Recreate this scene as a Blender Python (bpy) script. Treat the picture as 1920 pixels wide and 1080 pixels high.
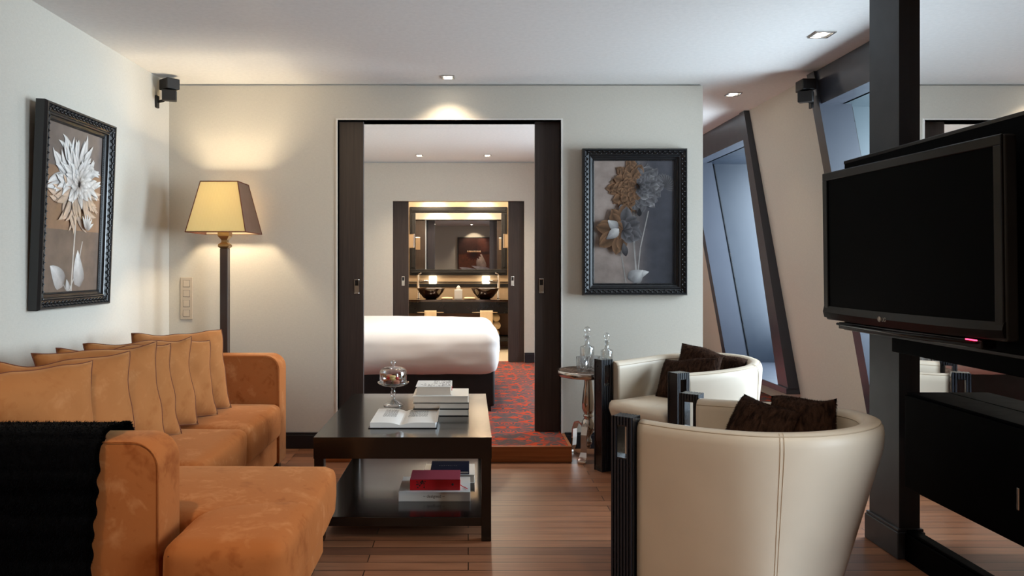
import bpy, bmesh, math, random
from mathutils import Vector, Matrix, noise as mnoise
PI = math.pi
sin, cos = math.sin, math.cos
SC = bpy.context.scene
for _o in list(bpy.data.objects): bpy.data.objects.remove(_o)
COL = SC.collection

# ------------------------------------------------------------------ camera
EYE = 1.246; FPX = 1420.0
cam_d = bpy.data.cameras.new('camera'); cam = bpy.data.objects.new('camera', cam_d); COL.objects.link(cam)
cam.location = (0, 0, EYE); cam.rotation_euler = (PI/2, 0, 0)
cam_d.sensor_width = 36; cam_d.lens = 36*FPX/1920
cam_d.shift_x = 82/1920; cam_d.shift_y = -40/1920
cam_d.clip_start = .05
SC.camera = cam

# ------------------------------------------------------------------ world / exposure
SC.view_settings.view_transform = 'Standard'; SC.view_settings.look = 'None'
SC.view_settings.gamma = 1; SC.view_settings.use_curve_mapping = False
SC.view_settings.exposure = 0.55
w = bpy.data.worlds.new('sky'); SC.world = w; w.use_nodes = True
w.node_tree.nodes['Background'].inputs[0].default_value = (.62, .80, 1, 1)
w.node_tree.nodes['Background'].inputs[1].default_value = 2.0
try:
    SC.cycles.use_denoising = True
    SC.cycles.max_bounces = 10; SC.cycles.diffuse_bounces = 5; SC.cycles.glossy_bounces = 6
    SC.cycles.transmission_bounces = 8; SC.cycles.transparent_max_bounces = 12
    SC.cycles.caustics_reflective = False; SC.cycles.caustics_refractive = False
    SC.cycles.sample_clamp_indirect = 4.0
except Exception: pass

def area(name, loc, target, sx, sy, power, col):
    d = bpy.data.lights.new(name, 'AREA'); d.shape = 'RECTANGLE'; d.size = sx; d.size_y = sy
    d.energy = power; d.color = col
    o = bpy.data.objects.new(name, d); COL.objects.link(o); o.location = loc
    v = Vector(target)-Vector(loc); o.rotation_euler = v.to_track_quat('-Z', 'Y').to_euler()
    return o
def point(name, loc, power, col, r=.03):
    d = bpy.data.lights.new(name, 'POINT'); d.energy = power; d.color = col; d.shadow_soft_size = r
    o = bpy.data.objects.new(name, d); COL.objects.link(o); o.location = loc; return o
def spot(name, loc, target, power, col, deg=70, blend=.6, r=.02):
    d = bpy.data.lights.new(name, 'SPOT'); d.energy = power; d.color = col; d.shadow_soft_size = r
    d.spot_size = math.radians(deg); d.spot_blend = blend
    o = bpy.data.objects.new(name, d); COL.objects.link(o); o.location = loc
    v = Vector(target)-Vector(loc); o.rotation_euler = v.to_track_quat('-Z', 'Y').to_euler()
    return o
DAY = (.74, .885, 1.0); WARM = (1, .82, .56); HAL = (1, .82, .60)
# daylight entering through the dormer windows (each just inside its pane)
area('daylight_bedroom_dormer', (3.42, 6.95, 1.5), (0, 6.2, 1.1), 1.45, 1.9, 170, DAY)
area('daylight_lounge_dormer', (3.42, 4.15, 1.5), (0, 3.9, 1.2), 1.4, 1.9, 116, DAY)
area('daylight_rear_dormer', (3.42, .75, 1.5), (1.2, 2.9, .9), 1.9, 1.9, 42, DAY).data.spread = math.radians(95)

# ------------------------------------------------------------------ helpers
def lin(c):
    c = c/255.
    return c/12.92 if c <= .04045 else ((c+.055)/1.055)**2.4
def rgb(r, g, b): return (lin(r), lin(g), lin(b), 1)

class N:
    def __init__(s, name):
        s.m = bpy.data.materials.new(name); s.m.use_nodes = True; s.t = s.m.node_tree
        s.b = s.t.nodes['Principled BSDF']; s.out = s.t.nodes['Material Output']
    def n(s, typ, **kw):
        x = s.t.nodes.new(typ)
        for k, v in kw.items():
            if k.startswith('i_'):
                key = k[2:]; key = int(key) if key.isdigit() else key.replace('_', ' ')
                x.inputs[key].default_value = v
            else: setattr(x, k, v)
        return x
    def l(s, a, b): s.t.links.new(a, b)
    def ramp(s, fac, stops):
        r = s.n('ShaderNodeValToRGB'); e = r.color_ramp.elements
        while len(e) < len(stops): e.new(.5)
        for i, (p, c) in enumerate(stops): e[i].position = p; e[i].color = c
        s.l(fac, r.inputs[0]); return r.outputs[0]
    def coords(s, scale=(1, 1, 1), kind='Object', rot=(0, 0, 0)):
        tc = s.n('ShaderNodeTexCoord'); mp = s.n('ShaderNodeMapping')
        mp.inputs['Scale'].default_value = scale; mp.inputs['Rotation'].default_value = rot
        s.l(tc.outputs[kind], mp.inputs[0]); return mp.outputs[0]
    def bump(s, h, strength=.2, dist=.002):
        b = s.n('ShaderNodeBump'); b.inputs['Strength'].default_value = strength; b.inputs['Distance'].default_value = dist
        s.l(h, b.inputs['Height']); s.l(b.outputs[0], s.b.inputs['Normal'])
def mat(name, col, rough=.5, metal=0, coat=0, spec=.5, **kw):
    x = N(name); x.b.inputs['Base Color'].default_value = col; x.b.inputs['Roughness'].default_value = rough
    x.b.inputs['Metallic'].default_value = metal; x.b.inputs['Coat Weight'].default_value = coat
    x.b.inputs['Specular IOR Level'].default_value = spec
    x.b.inputs['Coat Roughness'].default_value = .08
    for k, v in kw.items(): x.b.inputs[k.replace('_', ' ')].default_value = v
    # subtle procedural mottling of roughness
    nz = x.n('ShaderNodeTexNoise', i_Scale=14.0, i_Detail=2.0); x.l(x.coords(), nz.inputs['Vector'])
    mr = x.n('ShaderNodeMapRange'); mr.inputs['To Min'].default_value = rough*.88; mr.inputs['To Max'].default_value = min(1, rough*1.12)
    x.l(nz.outputs[0], mr.inputs[0]); x.l(mr.outputs[0], x.b.inputs['Roughness'])
    return x.m
def emis(name, col, st):
    x = N(name); x.b.inputs['Base Color'].default_value = col
    x.b.inputs['Emission Color'].default_value = col; x.b.inputs['Emission Strength'].default_value = st
    return x.m
def glassy(name, tint=(1, 1, 1, 1), refl=.12):
    x = N(name); tr = x.n('ShaderNodeBsdfTransparent'); tr.inputs[0].default_value = tint
    gl = x.n('ShaderNodeBsdfGlossy'); gl.inputs['Roughness'].default_value = .02
    fr = x.n('ShaderNodeLayerWeight'); fr.inputs['Blend'].default_value = .35
    mr = x.n('ShaderNodeMapRange'); mr.inputs['To Min'].default_value = refl*.5; mr.inputs['To Max'].default_value = .9
    x.l(fr.outputs['Facing'], mr.inputs[0])
    mx = x.n('ShaderNodeMixShader'); x.l(mr.outputs[0], mx.inputs[0]); x.l(tr.outputs[0], mx.inputs[1]); x.l(gl.outputs[0], mx.inputs[2])
    x.l(mx.outputs[0], x.out.inputs[0]); return x.m

def m_wall(name, col):
    x = N(name); x.b.inputs['Roughness'].default_value = .85; x.b.inputs['Specular IOR Level'].default_value = .25
    nz = x.n('ShaderNodeTexNoise', i_Scale=1.0, i_Detail=3.0); x.l(x.coords((260, 260, 60)), nz.inputs['Vector'])
    n2 = x.n('ShaderNodeTexNoise', i_Scale=1.0, i_Detail=2.0); x.l(x.coords((40, 40, 300)), n2.inputs['Vector'])
    ad = x.n('ShaderNodeMath', operation='ADD'); x.l(nz.outputs[0], ad.inputs[0]); x.l(n2.outputs[0], ad.inputs[1])
    c = x.ramp(ad.outputs[0], [(.35, tuple(v*.93 for v in col[:3])+(1,)), (.65, tuple(min(1, v*1.04) for v in col[:3])+(1,))])
    mr = x.n('ShaderNodeMath', operation='MULTIPLY'); mr.inputs[1].default_value = .5; x.l(ad.outputs[0], mr.inputs[0])
    c = x.ramp(mr.outputs[0], [(.3, tuple(v*.93 for v in col[:3])+(1,)), (.7, tuple(min(1, v*1.05) for v in col[:3])+(1,))])
    x.l(c, x.b.inputs['Base Color']); x.bump(ad.outputs[0], .25, .0012); return x.m
def m_floor():
    x = N('wood_floor_planks'); co = x.coords()
    br = x.n('ShaderNodeTexBrick'); br.offset = .37; br.offset_frequency = 2; br.squash = 1
    for k, v in {'Scale': 1.0, 'Mortar Size': .0024, 'Mortar Smooth': .2, 'Bias': 0.0, 'Brick Width': 1.15, 'Row Height': .084}.items(): br.inputs[k].default_value = v
    br.inputs['Color1'].default_value = (0, 0, 0, 1); br.inputs['Color2'].default_value = (1, 1, 1, 1); br.inputs['Mortar'].default_value = (.5, .5, .5, 1)
    x.l(co, br.inputs['Vector'])
    tone = x.ramp(br.outputs['Color'], [(0, rgb(98, 64, 47)), (.3, rgb(132, 88, 63)), (.65, rgb(146, 100, 72)), (1, rgb(122, 78, 54))])
    # per-row offset for grain
    gr = x.n('ShaderNodeTexNoise', i_Scale=1.0, i_Detail=5.0, i_Roughness=.6, i_Distortion=.6); x.l(x.coords((2.2, 55, 1)), gr.inputs['Vector'])
    g = x.ramp(gr.outputs[0], [(.3, (.72, .70, .68, 1)), (.62, (1.1, 1.1, 1.1, 1))])
    mx = x.n('ShaderNodeMix', data_type='RGBA', blend_type='MULTIPLY'); mx.inputs[0].default_value = 1
    x.l(tone, mx.inputs[6]); x.l(g, mx.inputs[7])
    dk = x.n('ShaderNodeMix', data_type='RGBA'); x.l(br.outputs['Fac'], dk.inputs[0]); x.l(mx.outputs[2], dk.inputs[6]); dk.inputs[7].default_value = rgb(40, 24, 16)
    x.l(dk.outputs[2], x.b.inputs['Base Color']); x.b.inputs['Roughness'].default_value = .36
    x.bump(gr.outputs[0], .08, .001); return x.m
def m_wood(name, c0, c1, rough=.35, scale=(3, 60, 60), coat=0.0):
    x = N(name); gr = x.n('ShaderNodeTexNoise', i_Scale=1.0, i_Detail=4.0, i_Distortion=.5); x.l(x.coords(scale), gr.inputs['Vector'])
    x.l(x.ramp(gr.outputs[0], [(.3, c0), (.7, c1)]), x.b.inputs['Base Color']); x.b.inputs['Roughness'].default_value = rough
    x.b.inputs['Coat Weight'].default_value = coat; x.b.inputs['Coat Roughness'].default_value = .07
    x.bump(gr.outputs[0], .06, .001); return x.m
def m_suede(name, c_dark, c_mid, c_light, seed):
    x = N(name); co = x.coords()
    n1 = x.n('ShaderNodeTexNoise', noise_dimensions='4D', i_W=seed, i_Scale=3.6, i_Detail=3.0, i_Roughness=.55, i_Distortion=1.6); x.l(co, n1.inputs['Vector'])
    n2 = x.n('ShaderNodeTexNoise', noise_dimensions='4D', i_W=seed+3, i_Scale=17.0, i_Detail=4.0, i_Distortion=2.2); x.l(co, n2.inputs['Vector'])
    a = x.n('ShaderNodeMath', operation='MULTIPLY_ADD'); x.l(n2.outputs[0], a.inputs[0]); a.inputs[1].default_value = .38; x.l(n1.outputs[0], a.inputs[2])
    c = x.ramp(a.outputs[0], [(.44, c_dark), (.62, c_mid), (.74, c_mid), (.92, c_light)])
    x.l(c, x.b.inputs['Base Color']); x.b.inputs['Roughness'].default_value = .9; x.b.inputs['Specular IOR Level'].default_value = .15
    x.b.inputs['Sheen Weight'].default_value = .35; x.b.inputs['Sheen Roughness'].default_value = .4; x.b.inputs['Sheen Tint'].default_value = rgb(255, 190, 130)
    x.bump(n2.outputs[0], .15, .004); return x.m
def m_fur(name, c0, c1):
    x = N(name); n1 = x.n('ShaderNodeTexNoise', i_Scale=60.0, i_Detail=4.0, i_Distortion=.6); x.l(x.coords((1, 1, .4)), n1.inputs['Vector'])
    x.l(x.ramp(n1.outputs[0], [(.35, c0), (.7, c1)]), x.b.inputs['Base Color']); x.b.inputs['Roughness'].default_value = .8
    x.b.inputs['Specular IOR Level'].default_value = .05; x.b.inputs['Sheen Weight'].default_value = .0
    x.bump(n1.outputs[0], .8, .01); return x.m
def m_carpet():
    x = N('patterned_carpet'); tc = x.n('ShaderNodeTexCoord'); sp = x.n('ShaderNodeSeparateXYZ'); x.l(tc.outputs['Object'], sp.inputs[0])
    px_ = x.n('ShaderNodeMath', operation='PINGPONG'); px_.inputs[1].default_value = .28; x.l(sp.outputs[0], px_.inputs[0])
    py_ = x.n('ShaderNodeMath', operation='PINGPONG'); py_.inputs[1].default_value = .36; x.l(sp.outputs[1], py_.inputs[0])
    cb = x.n('ShaderNodeCombineXYZ'); x.l(px_.outputs[0], cb.inputs[0]); x.l(py_.outputs[0], cb.inputs[1])
    nz = x.n('ShaderNodeTexNoise', i_Scale=8.0, i_Detail=.6, i_Roughness=.4, i_Distortion=1.0); x.l(cb.outputs[0], nz.inputs['Vector'])
    c = x.ramp(nz.outputs[0], [(.36, rgb(172, 64, 40)), (.375, rgb(84, 72, 70)), (.475, rgb(90, 76, 74)), (.49, rgb(168, 64, 42)), (.515, rgb(174, 70, 46)), (.53, rgb(80, 70, 70)), (.62, rgb(84, 72, 72)), (.635, rgb(170, 66, 42))])
    x.l(c, x.b.inputs['Base Color']); x.b.inputs['Roughness'].default_value = 1; x.b.inputs['Specular IOR Level'].default_value = .1
    n2 = x.n('ShaderNodeTexNoise', i_Scale=260.0); x.l(tc.outputs['Object'], n2.inputs['Vector']); x.bump(n2.outputs[0], .5, .003); return x.m
def m_leather(name, col):
    x = N(name); v = x.n('ShaderNodeTexVoronoi', i_Scale=420.0); x.l(x.coords(), v.inputs['Vector'])
    n = x.n('ShaderNodeTexNoise', i_Scale=5.0, i_Detail=3.0); x.l(x.coords(), n.inputs['Vector'])
    x.l(x.ramp(n.outputs[0], [(.3, tuple(k*.93 for k in col[:3])+(1,)), (.7, col)]), x.b.inputs['Base Color'])
    x.b.inputs['Roughness'].default_value = .48; x.bump(v.outputs[0], .12, .0006); return x.m
def m_attr(name, rough=.35, coat=.3):
    x = N(name); a = x.n('ShaderNodeAttribute'); a.attribute_name = 'Col'
    nz = x.n('ShaderNodeTexNoise', i_Scale=9.0, i_Detail=6.0, i_Roughness=.6); x.l(x.coords(), nz.inputs['Vector'])
    g = x.ramp(nz.outputs[0], [(.3, (.72, .72, .72, 1)), (.7, (1.2, 1.2, 1.2, 1))])
    mx = x.n('ShaderNodeMix', data_type='RGBA', blend_type='MULTIPLY'); mx.inputs[0].default_value = 1
    x.l(a.outputs['Color'], mx.inputs[6]); x.l(g, mx.inputs[7])
    x.l(mx.outputs[2], x.b.inputs['Base Color']); x.b.inputs['Roughness'].default_value = rough
    x.b.inputs['Coat Weight'].default_value = coat; x.b.inputs['Coat Roughness'].default_value = .04; return x.m
def m_shade(name='lamp_shade_fabric', c0=rgb(232, 222, 178), c1=rgb(244, 236, 196), tr=.46):
    x = N(name); co = x.coords((1, 1, 1))
    wv = x.n('ShaderNodeTexWave', i_Scale=60.0, i_Distortion=1.0); x.l(co, wv.inputs['Vector'])
    c = x.ramp(wv.outputs[0], [(0, c0), (1, c1)])
    df = x.n('ShaderNodeBsdfDiffuse'); tl = x.n('ShaderNodeBsdfTranslucent'); x.l(c, df.inputs[0]); x.l(c, tl.inputs[0])
    mx = x.n('ShaderNodeMixShader'); mx.inputs[0].default_value = tr; x.l(df.outputs[0], mx.inputs[1]); x.l(tl.outputs[0], mx.inputs[2])
    x.l(mx.outputs[0], x.out.inputs[0]); return x.m

M = {}
M['wall'] = m_wall('wallpaper_cream', (.60, .56, .485, 1))
M['ceil'] = m_wall('ceiling_plaster', (.76, .75, .73, 1))
M['floor'] = m_floor()
M['carpet'] = m_carpet()
M['riser'] = m_wood('oak_riser', rgb(138, 76, 36), rgb(178, 104, 54), .35, (2, 50, 50))
M['panel'] = m_wood('dark_door_veneer', rgb(44, 34, 30), rgb(62, 50, 44), .5, (130, 130, 3))
M['black'] = mat('black_lacquer', rgb(12, 12, 14), .28, coat=.3)
M['skirt'] = mat('black_skirting_paint', rgb(22, 24, 30), .35)
M['dormer'] = mat('charcoal_blue_paint', rgb(52, 56, 66), .36, coat=.25)
M['navy'] = mat('navy_lacquer', rgb(15, 25, 38), .4, coat=.0)
M['navy_lit'] = mat('sky_lit_lacquer', rgb(62, 74, 80), .4, coat=.1)  # paler copy of the navy lining, brighter daylight reflection put into the colour
M['pillar'] = mat('slate_grey_paint', rgb(44, 46, 53), .5)
M['steel'] = mat('brushed_steel', rgb(200, 196, 190), .25, 1)
M['flute'] = mat('fluted_wood_catchlight', rgb(26, 28, 35), .45)  # post black lightened and blued, for light caught on the ridges
M['chrome'] = mat('polished_chrome', rgb(225, 220, 215), .08, 1)
M['mirror'] = mat('mirror_silver', (.9, .9, .9, 1), .005, 1)
M['mirror'].node_tree.nodes['Principled BSDF'].inputs['Roughness'].default_value = 0
M['white'] = mat('white_plastic', rgb(226, 222, 215), .4)
M['plate'] = mat('champagne_switch_plate', rgb(196, 182, 164), .4, .2)
M['suede'] = m_suede('orange_suede', rgb(134, 66, 24), rgb(166, 96, 48), rgb(190, 124, 76), 1.3)
M['suede2'] = m_suede('tan_suede', rgb(150, 92, 48), rgb(164, 106, 60), rgb(178, 120, 74), 7.1)
M['pipe'] = mat('rust_piping', rgb(104, 50, 24), .8)
M['furblack'] = m_fur('black_fur', rgb(2, 2, 3), rgb(5, 5, 7))
M['furbrown'] = m_fur('brown_fur', rgb(36, 24, 19), rgb(76, 54, 42))
M['leather'] = m_leather('cream_leather', rgb(214, 200, 180))
M['stitch'] = mat('stitch_thread', rgb(190, 172, 148), .7)
M['table'] = m_wood('black_lacquered_wood', rgb(4, 3, 3), rgb(8, 6, 5), .2, (3, 60, 60), .3)
M['bezel'] = mat('glossy_tv_bezel', rgb(18, 14, 13), .2, spec=.22)
M['screen'] = mat('tv_screen_black', rgb(1, 1, 2), .3, spec=.02)
M['cabinet'] = mat('black_glass_cabinet', rgb(1, 1, 2), .5, spec=.02)
M['logo'] = mat('silver_logo_print', rgb(190, 180, 170), .4, .3)
M['led'] = emis('red_led', (1, .03, .08, 1), 5)
M['lampon'] = emis('lit_downlight', (1, .9, .75, 1), 30)
M['glow'] = emis('lit_frosted_glass', (1, .9, .72, 1), 2.2)
M['bulb'] = emis('warm_bulb', (1, .75, .45, 1), 8)
M['shade'] = m_shade()
M['shadeback'] = m_shade('lamp_shade_back_fabric', rgb(250, 240, 215), rgb(255, 248, 228), .8)
M['shadeside'] = mat('brown_lacquered_shade', rgb(84, 50, 34), .35, coat=.2)
M['pole'] = mat('bronze_brown_pole', rgb(58, 44, 38), .4, coat=.2)
M['gold'] = mat('aged_brass', rgb(150, 124, 88), .32, .9)
M['silver'] = mat('polished_silver', rgb(205, 196, 188), .2, 1)
M['weave'] = m_fur('dark_hammered_top', rgb(60, 50, 44), rgb(128, 112, 102))
M['glass'] = glassy('clear_crystal', (.97, .98, .98, 1), .22)
M['pane'] = glassy('window_pane', (.98, .99, 1, 1), .08)
M['page'] = mat('book_pages', rgb(212, 200, 186), .8)
M['pagew'] = mat('white_paper', rgb(232, 230, 226), .7)
M['ink'] = mat('grey_ink', rgb(120, 118, 116), .8)
M['inkd'] = mat('dark_ink', rgb(50, 36, 32), .8)
M['coverw'] = mat('white_book_cover', rgb(226, 224, 218), .3, coat=.4)
M['coverk'] = mat('black_book_cover', rgb(22, 20, 20), .4)
M['coverr'] = mat('red_book_cover', rgb(205, 12, 26), .45)
M['coverrt'] = mat('rose_cloth_cover', rgb(182, 66, 82), .7)
M['coverb'] = mat('navy_book_cover', rgb(14, 22, 46), .8, spec=.08)
M['sheet'] = mat('white_bed_linen', rgb(226, 222, 218), .8)
M['bedbase'] = mat('black_bed_base', rgb(16, 14, 15), .7)
M['ornament'] = mat('black_carved_frame', rgb(26, 26, 28), .34, coat=.25)
M['art'] = m_attr('photo_print')
M['tile'] = mat('beige_bathroom_wall', rgb(206, 182, 150), .35)
M['brown'] = mat('brown_stone_panel', rgb(110, 76, 56), .35)
M['tilefloor'] = mat('cream_floor_tile', rgb(220, 206, 180), .3)
M['basin'] = mat('dark_bronze_glass', rgb(46, 26, 16), .12, .3, coat=.8)
M['towel'] = mat('cream_towel', rgb(228, 206, 172), .95)
M['tissue'] = mat('tissue_box_white', rgb(226, 228, 230), .5)
M['mac1'] = mat('pink_macaron', rgb(206, 130, 100), .8)
M['mac2'] = mat('cream_macaron', rgb(222, 196, 130), .8)
M['mac3'] = mat('chocolate_macaron', rgb(110, 58, 40), .8)
M['berry'] = mat('red_berry', rgb(200, 20, 30), .3)
M['speaker'] = mat('matt_black_speaker', rgb(20, 17, 16), .55)

class MB:
    def __init__(s): s.b = bmesh.new(); s.mi = 0; s.smooth = False; s.cl = None
    def _done(s, faces):
        for f in faces: f.material_index = s.mi; f.smooth = s.smooth
    def box(s, x0, x1, y0, y1, z0, z1, bev=0, seg=2, mtx=None):
        t = bmesh.new(); r = bmesh.ops.create_cube(t, size=1)
        cx, cy, cz = (x0+x1)/2, (y0+y1)/2, (z0+z1)/2
        for v in t.verts: v.co = Vector((cx+v.co.x*(x1-x0), cy+v.co.y*(y1-y0), cz+v.co.z*(z1-z0)))
        if bev: bmesh.ops.bevel(t, geom=t.edges[:], offset=bev, segments=seg, profile=.5, affect='EDGES')
        if mtx:
            for v in t.verts: v.co = mtx @ v.co
        s.merge(t, bev >= .009); return s
    def merge(s, t, smooth=None):
        base = {}
        for v in t.verts: base[v] = s.b.verts.new(v.co)
        for f in t.faces:
            try: g = s.b.faces.new([base[v] for v in f.verts])
            except ValueError: continue
            g.material_index = s.mi; g.smooth = s.smooth if smooth is None else smooth
        t.free()
    def prism(s, pts, z0, z1, mtx=None, bev=0):
        t = bmesh.new(); a = [t.verts.new((p[0], p[1], z0)) for p in pts]; b = [t.verts.new((p[0], p[1], z1)) for p in pts]
        t.faces.new(a[::-1]); t.faces.new(b); n = len(pts)
        for i in range(n): t.faces.new((a[i], a[(i+1) % n], b[(i+1) % n], b[i]))
        bmesh.ops.recalc_face_normals(t, faces=t.faces[:])
        if bev: bmesh.ops.bevel(t, geom=t.edges[:], offset=bev, segments=3, profile=.5, affect='EDGES')
        if mtx:
            for v in t.verts: v.co = mtx @ v.co
        s.merge(t, bev > 0); return s
    def hexa(s, q0, q1):
        """solid between two quads given as lists of 4 points"""
        a = [s.b.verts.new(p) for p in q0]; b = [s.b.verts.new(p) for p in q1]
        fs = [s.b.faces.new(a[::-1]), s.b.faces.new(b)]
        for i in range(4): fs.append(s.b.faces.new((a[i], a[(i+1) % 4], b[(i+1) % 4], b[i])))
        bmesh.ops.recalc_face_normals(s.b, faces=fs); s._done(fs); return s
    def tube(s, pts, r, seg=8, closed=False, cap=True):
        pts = [Vector(p) for p in pts]; n = len(pts); rings = []
        rr = r if isinstance(r, (list, tuple)) else [r]*n
        up = None
        for i in range(n):
            if closed: d = pts[(i+1) % n]-pts[i-1]
            else: d = pts[min(i+1, n-1)]-pts[max(i-1, 0)]
            d.normalize()
            if up is None: up = Vector((0, 0, 1)) if abs(d.z) < .9 else Vector((1, 0, 0))
            u = (up - d*up.dot(d)).normalized(); up = u; v = d.cross(u)
            rings.append([s.b.verts.new(pts[i]+u*cos(2*PI*k/seg)*rr[i]+v*sin(2*PI*k/seg)*rr[i]) for k in range(seg)])
        fs = []
        for i in range(n if closed else n-1):
            A, B = rings[i], rings[(i+1) % n]
            for k in range(seg): fs.append(s.b.faces.new((A[k], A[(k+1) % seg], B[(k+1) % seg], B[k])))
        if not closed and cap: fs += [s.b.faces.new(rings[0][::-1]), s.b.faces.new(rings[-1])]
        for f in fs: f.material_index = s.mi; f.smooth = True
        return s
    def lathe(s, prof, seg=32, c=(0, 0, 0), sx=1, sy=1, square=False):
        rings = []
        for (r, z) in prof:
            if r < 1e-5: rings.append([s.b.verts.new((c[0], c[1], c[2]+z))]); continue
            ring = []
            for k in range(seg):
                a = 2*PI*k/seg + (PI/4 if square else 0)
                q = r*(1.414 if square else 1)
                ring.append(s.b.verts.new((c[0]+q*cos(a)*sx, c[1]+q*sin(a)*sy, c[2]+z)))
            rings.append(ring)
        for A, B in zip(rings, rings[1:]):
            if len(A) == 1 and len(B) == 1: continue
            for k in range(seg):
                j = (k+1) % seg
                q = [A[0], B[j], B[k]] if len(A) == 1 else ([A[k], A[j], B[0]] if len(B) == 1 else [A[k], A[j], B[j], B[k]])
                f = s.b.faces.new(q); f.material_index = s.mi; f.smooth = not square
        for R, rev in ((rings[0], True), (rings[-1], False)):
            if len(R) > 1 and prof[0 if rev else -1][0] > 1e-5:
                f = s.b.faces.new(R[::-1] if rev else R); f.material_index = s.mi
        return s
    def ball(s, c, r, seg=12, sz=1):
        n = max(4, seg//2)
        return s.lathe([(0 if i in (0, n) else r*sin(PI*i/n), -r*sz*cos(PI*i/n)) for i in range(n+1)], seg, c)
    def grid(s, fn, nu, nv, wrapu=False):
        V = [[s.b.verts.new(fn(i/nu, j/nv)) for j in range(nv+1)] for i in range(nu if wrapu else nu+1)]
        for i in range(nu):
            for j in range(nv):
                i2 = (i+1) % nu if wrapu else i+1
                f = s.b.faces.new((V[i][j], V[i2][j], V[i2][j+1], V[i][j+1])); f.material_index = s.mi; f.smooth = True
        return V
    def cushion(s, x0, x1, y0, y1, z0, z1, r=.05, puff=.012, n=14, seed=0, wrinkle=0.0):
        """rounded box with crowned faces"""
        t = bmesh.new(); bmesh.ops.create_cube(t, size=2)
        bmesh.ops.subdivide_edges(t, edges=t.edges[:], cuts=n, use_grid_fill=True)
        hx, hy, hz = (x1-x0)/2, (y1-y0)/2, (z1-z0)/2; c = Vector(((x0+x1)/2, (y0+y1)/2, (z0+z1)/2)); H = (hx, hy, hz)
        for v in t.verts:
            q = []
            for a in range(3):
                # concentrate samples near edges
                k = v.co[a]; k = math.copysign(abs(k)**.75, k)
                q.append(k*H[a])
            q = Vector(q); core = Vector([max(-H[a]+r, min(H[a]-r, q[a])) for a in range(3)])
            d = q-core
            if d.length > 1e-6: q = core + d.normalized()*r
            u, w_, z_ = q.x/hx, q.y/hy, q.z/hz
            p = Vector((u*puff*(1-w_*w_)*(1-z_*z_), w_*puff*(1-u*u)*(1-z_*z_), z_*puff*1.3*(1-u*u)*(1-w_*w_)))
            q = q+p
            if wrinkle:
                nn = mnoise.noise(Vector((q.x*5+seed, q.y*5, q.z*5)))+.5*mnoise.noise(Vector((q.x*13+seed, q.y*13, q.z*13)))
                q += q.normalized()*nn*wrinkle
            v.co = q+c
        s.merge(t, True); return s
    def build(s, name, mats, parent=None, world=True, auto=None):
        me = bpy.data.meshes.new(name)
        if parent is not None and world:
            off = Vector(parent.location)
            p = parent.parent
            while p is not None: off = off+Vector(p.location); p = p.parent
            for v in s.b.verts: v.co -= off
        s.b.normal_update(); s.b.to_mesh(me); s.b.free()
        o = bpy.data.objects.new(name, me); COL.objects.link(o)
        for m in (mats if isinstance(mats, (list, tuple)) else [mats]): me.materials.append(m)
        if parent is not None: o.parent = parent
        return o
def thing(name, label, cat, loc=(0, 0, 0), rz=0, group=None):
    o = bpy.data.objects.new(name, None); COL.objects.link(o); o.location = loc; o.rotation_euler = (0, 0, rz); o.empty_display_size = .1
    o['label'] = label; o['category'] = cat
    if group: o['group'] = group
    return o
def tag(o, label, cat, group=None):
    o['label'] = label; o['category'] = cat
    if group: o['group'] = group
    return o
def struct(o): o['kind'] = 'structure'; return o
def sroot(name, loc=(0, 0, 0)):
    o = bpy.data.objects.new(name, None); COL.objects.link(o); o.location = loc; o['kind'] = 'structure'; return o
def dup(root, loc, rz, label, group=None):
    r = root.copy(); COL.objects.link(r); r.location = loc; r.rotation_euler = (root.rotation_euler.x, root.rotation_euler.y, rz); r['label'] = label
    if group: r['group'] = group
    for ch in list(root.children):
        c = ch.copy(); COL.objects.link(c); c.parent = r
        for g in ch.children:
            d = g.copy(); COL.objects.link(d); d.parent = c
    return r
def P(x, y, Y): return ((x-878)/FPX*Y, Y, EYE-(y-500)/FPX*Y)
def sstep(a, b, x):
    t = max(0, min(1, (x-a)/(b-a))); return t*t*(3-2*t)
def text_mesh(s, txt, size):
    c = bpy.data.curves.new('lettering', 'FONT'); c.body = txt; c.size = size; c.extrude = .0004
    o = bpy.data.objects.new('lettering', c); COL.objects.link(o)
    dg = bpy.context.evaluated_depsgraph_get(); me = bpy.data.meshes.new_from_object(o.evaluated_get(dg))
    bpy.data.objects.remove(o); return me
def add_text(mb, txt, size, mtx):
    me = text_mesh(None, txt, size); t = bmesh.new(); t.from_mesh(me)
    for v in t.verts: v.co = mtx @ v.co
    mb.merge(t); bpy.data.meshes.remove(me)

# ================================================================== SETTING
YB = 5.20; CEIL = 2.5; YF = 9.04; XL = -2.054; YR = -1.6
def xs(z): return 2.256+.18*(CEIL-z)          # the leaning (mansard) wall on the right
struct(MB().box(XL, 2.9, YR, YB, -.12, 0).build('floor', M['floor']))
m = MB().box(XL, 3.6, YB, YF+.14, -.12, .10); m.box(-.92, .64, 4.84, YB, 0, .10); struct(m.build('floor_carpet', M['carpet']))
m = MB().box(-.935, .66, 4.82, 4.84, 0, .102, .003).box(.64, .66, 4.84, YB, 0, .102, .002).box(-.94, -.92, 4.84, YB, 0, .102, .002)
struct(m.build('trim_1', M['riser']))
struct(MB().box(1.62, 2.68, YB-.01, YB, 0, .10).build('trim_2', M['riser']))
struct(MB().box(XL-.14, 2.45, YR-.14, YF+.14, CEIL, CEIL+.1).build('ceiling', M['ceil']))
struct(MB().box(XL-.14, XL, YR-.14, YF+.14, -.1, CEIL).build('wall_left', M['wall']))
struct(MB().box(XL, 2.9, YR-.14, YR, -.1, CEIL).build('wall_rear', M['wall']))
DX0, DX1, DZ = -.897, .637, 2.253
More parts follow.
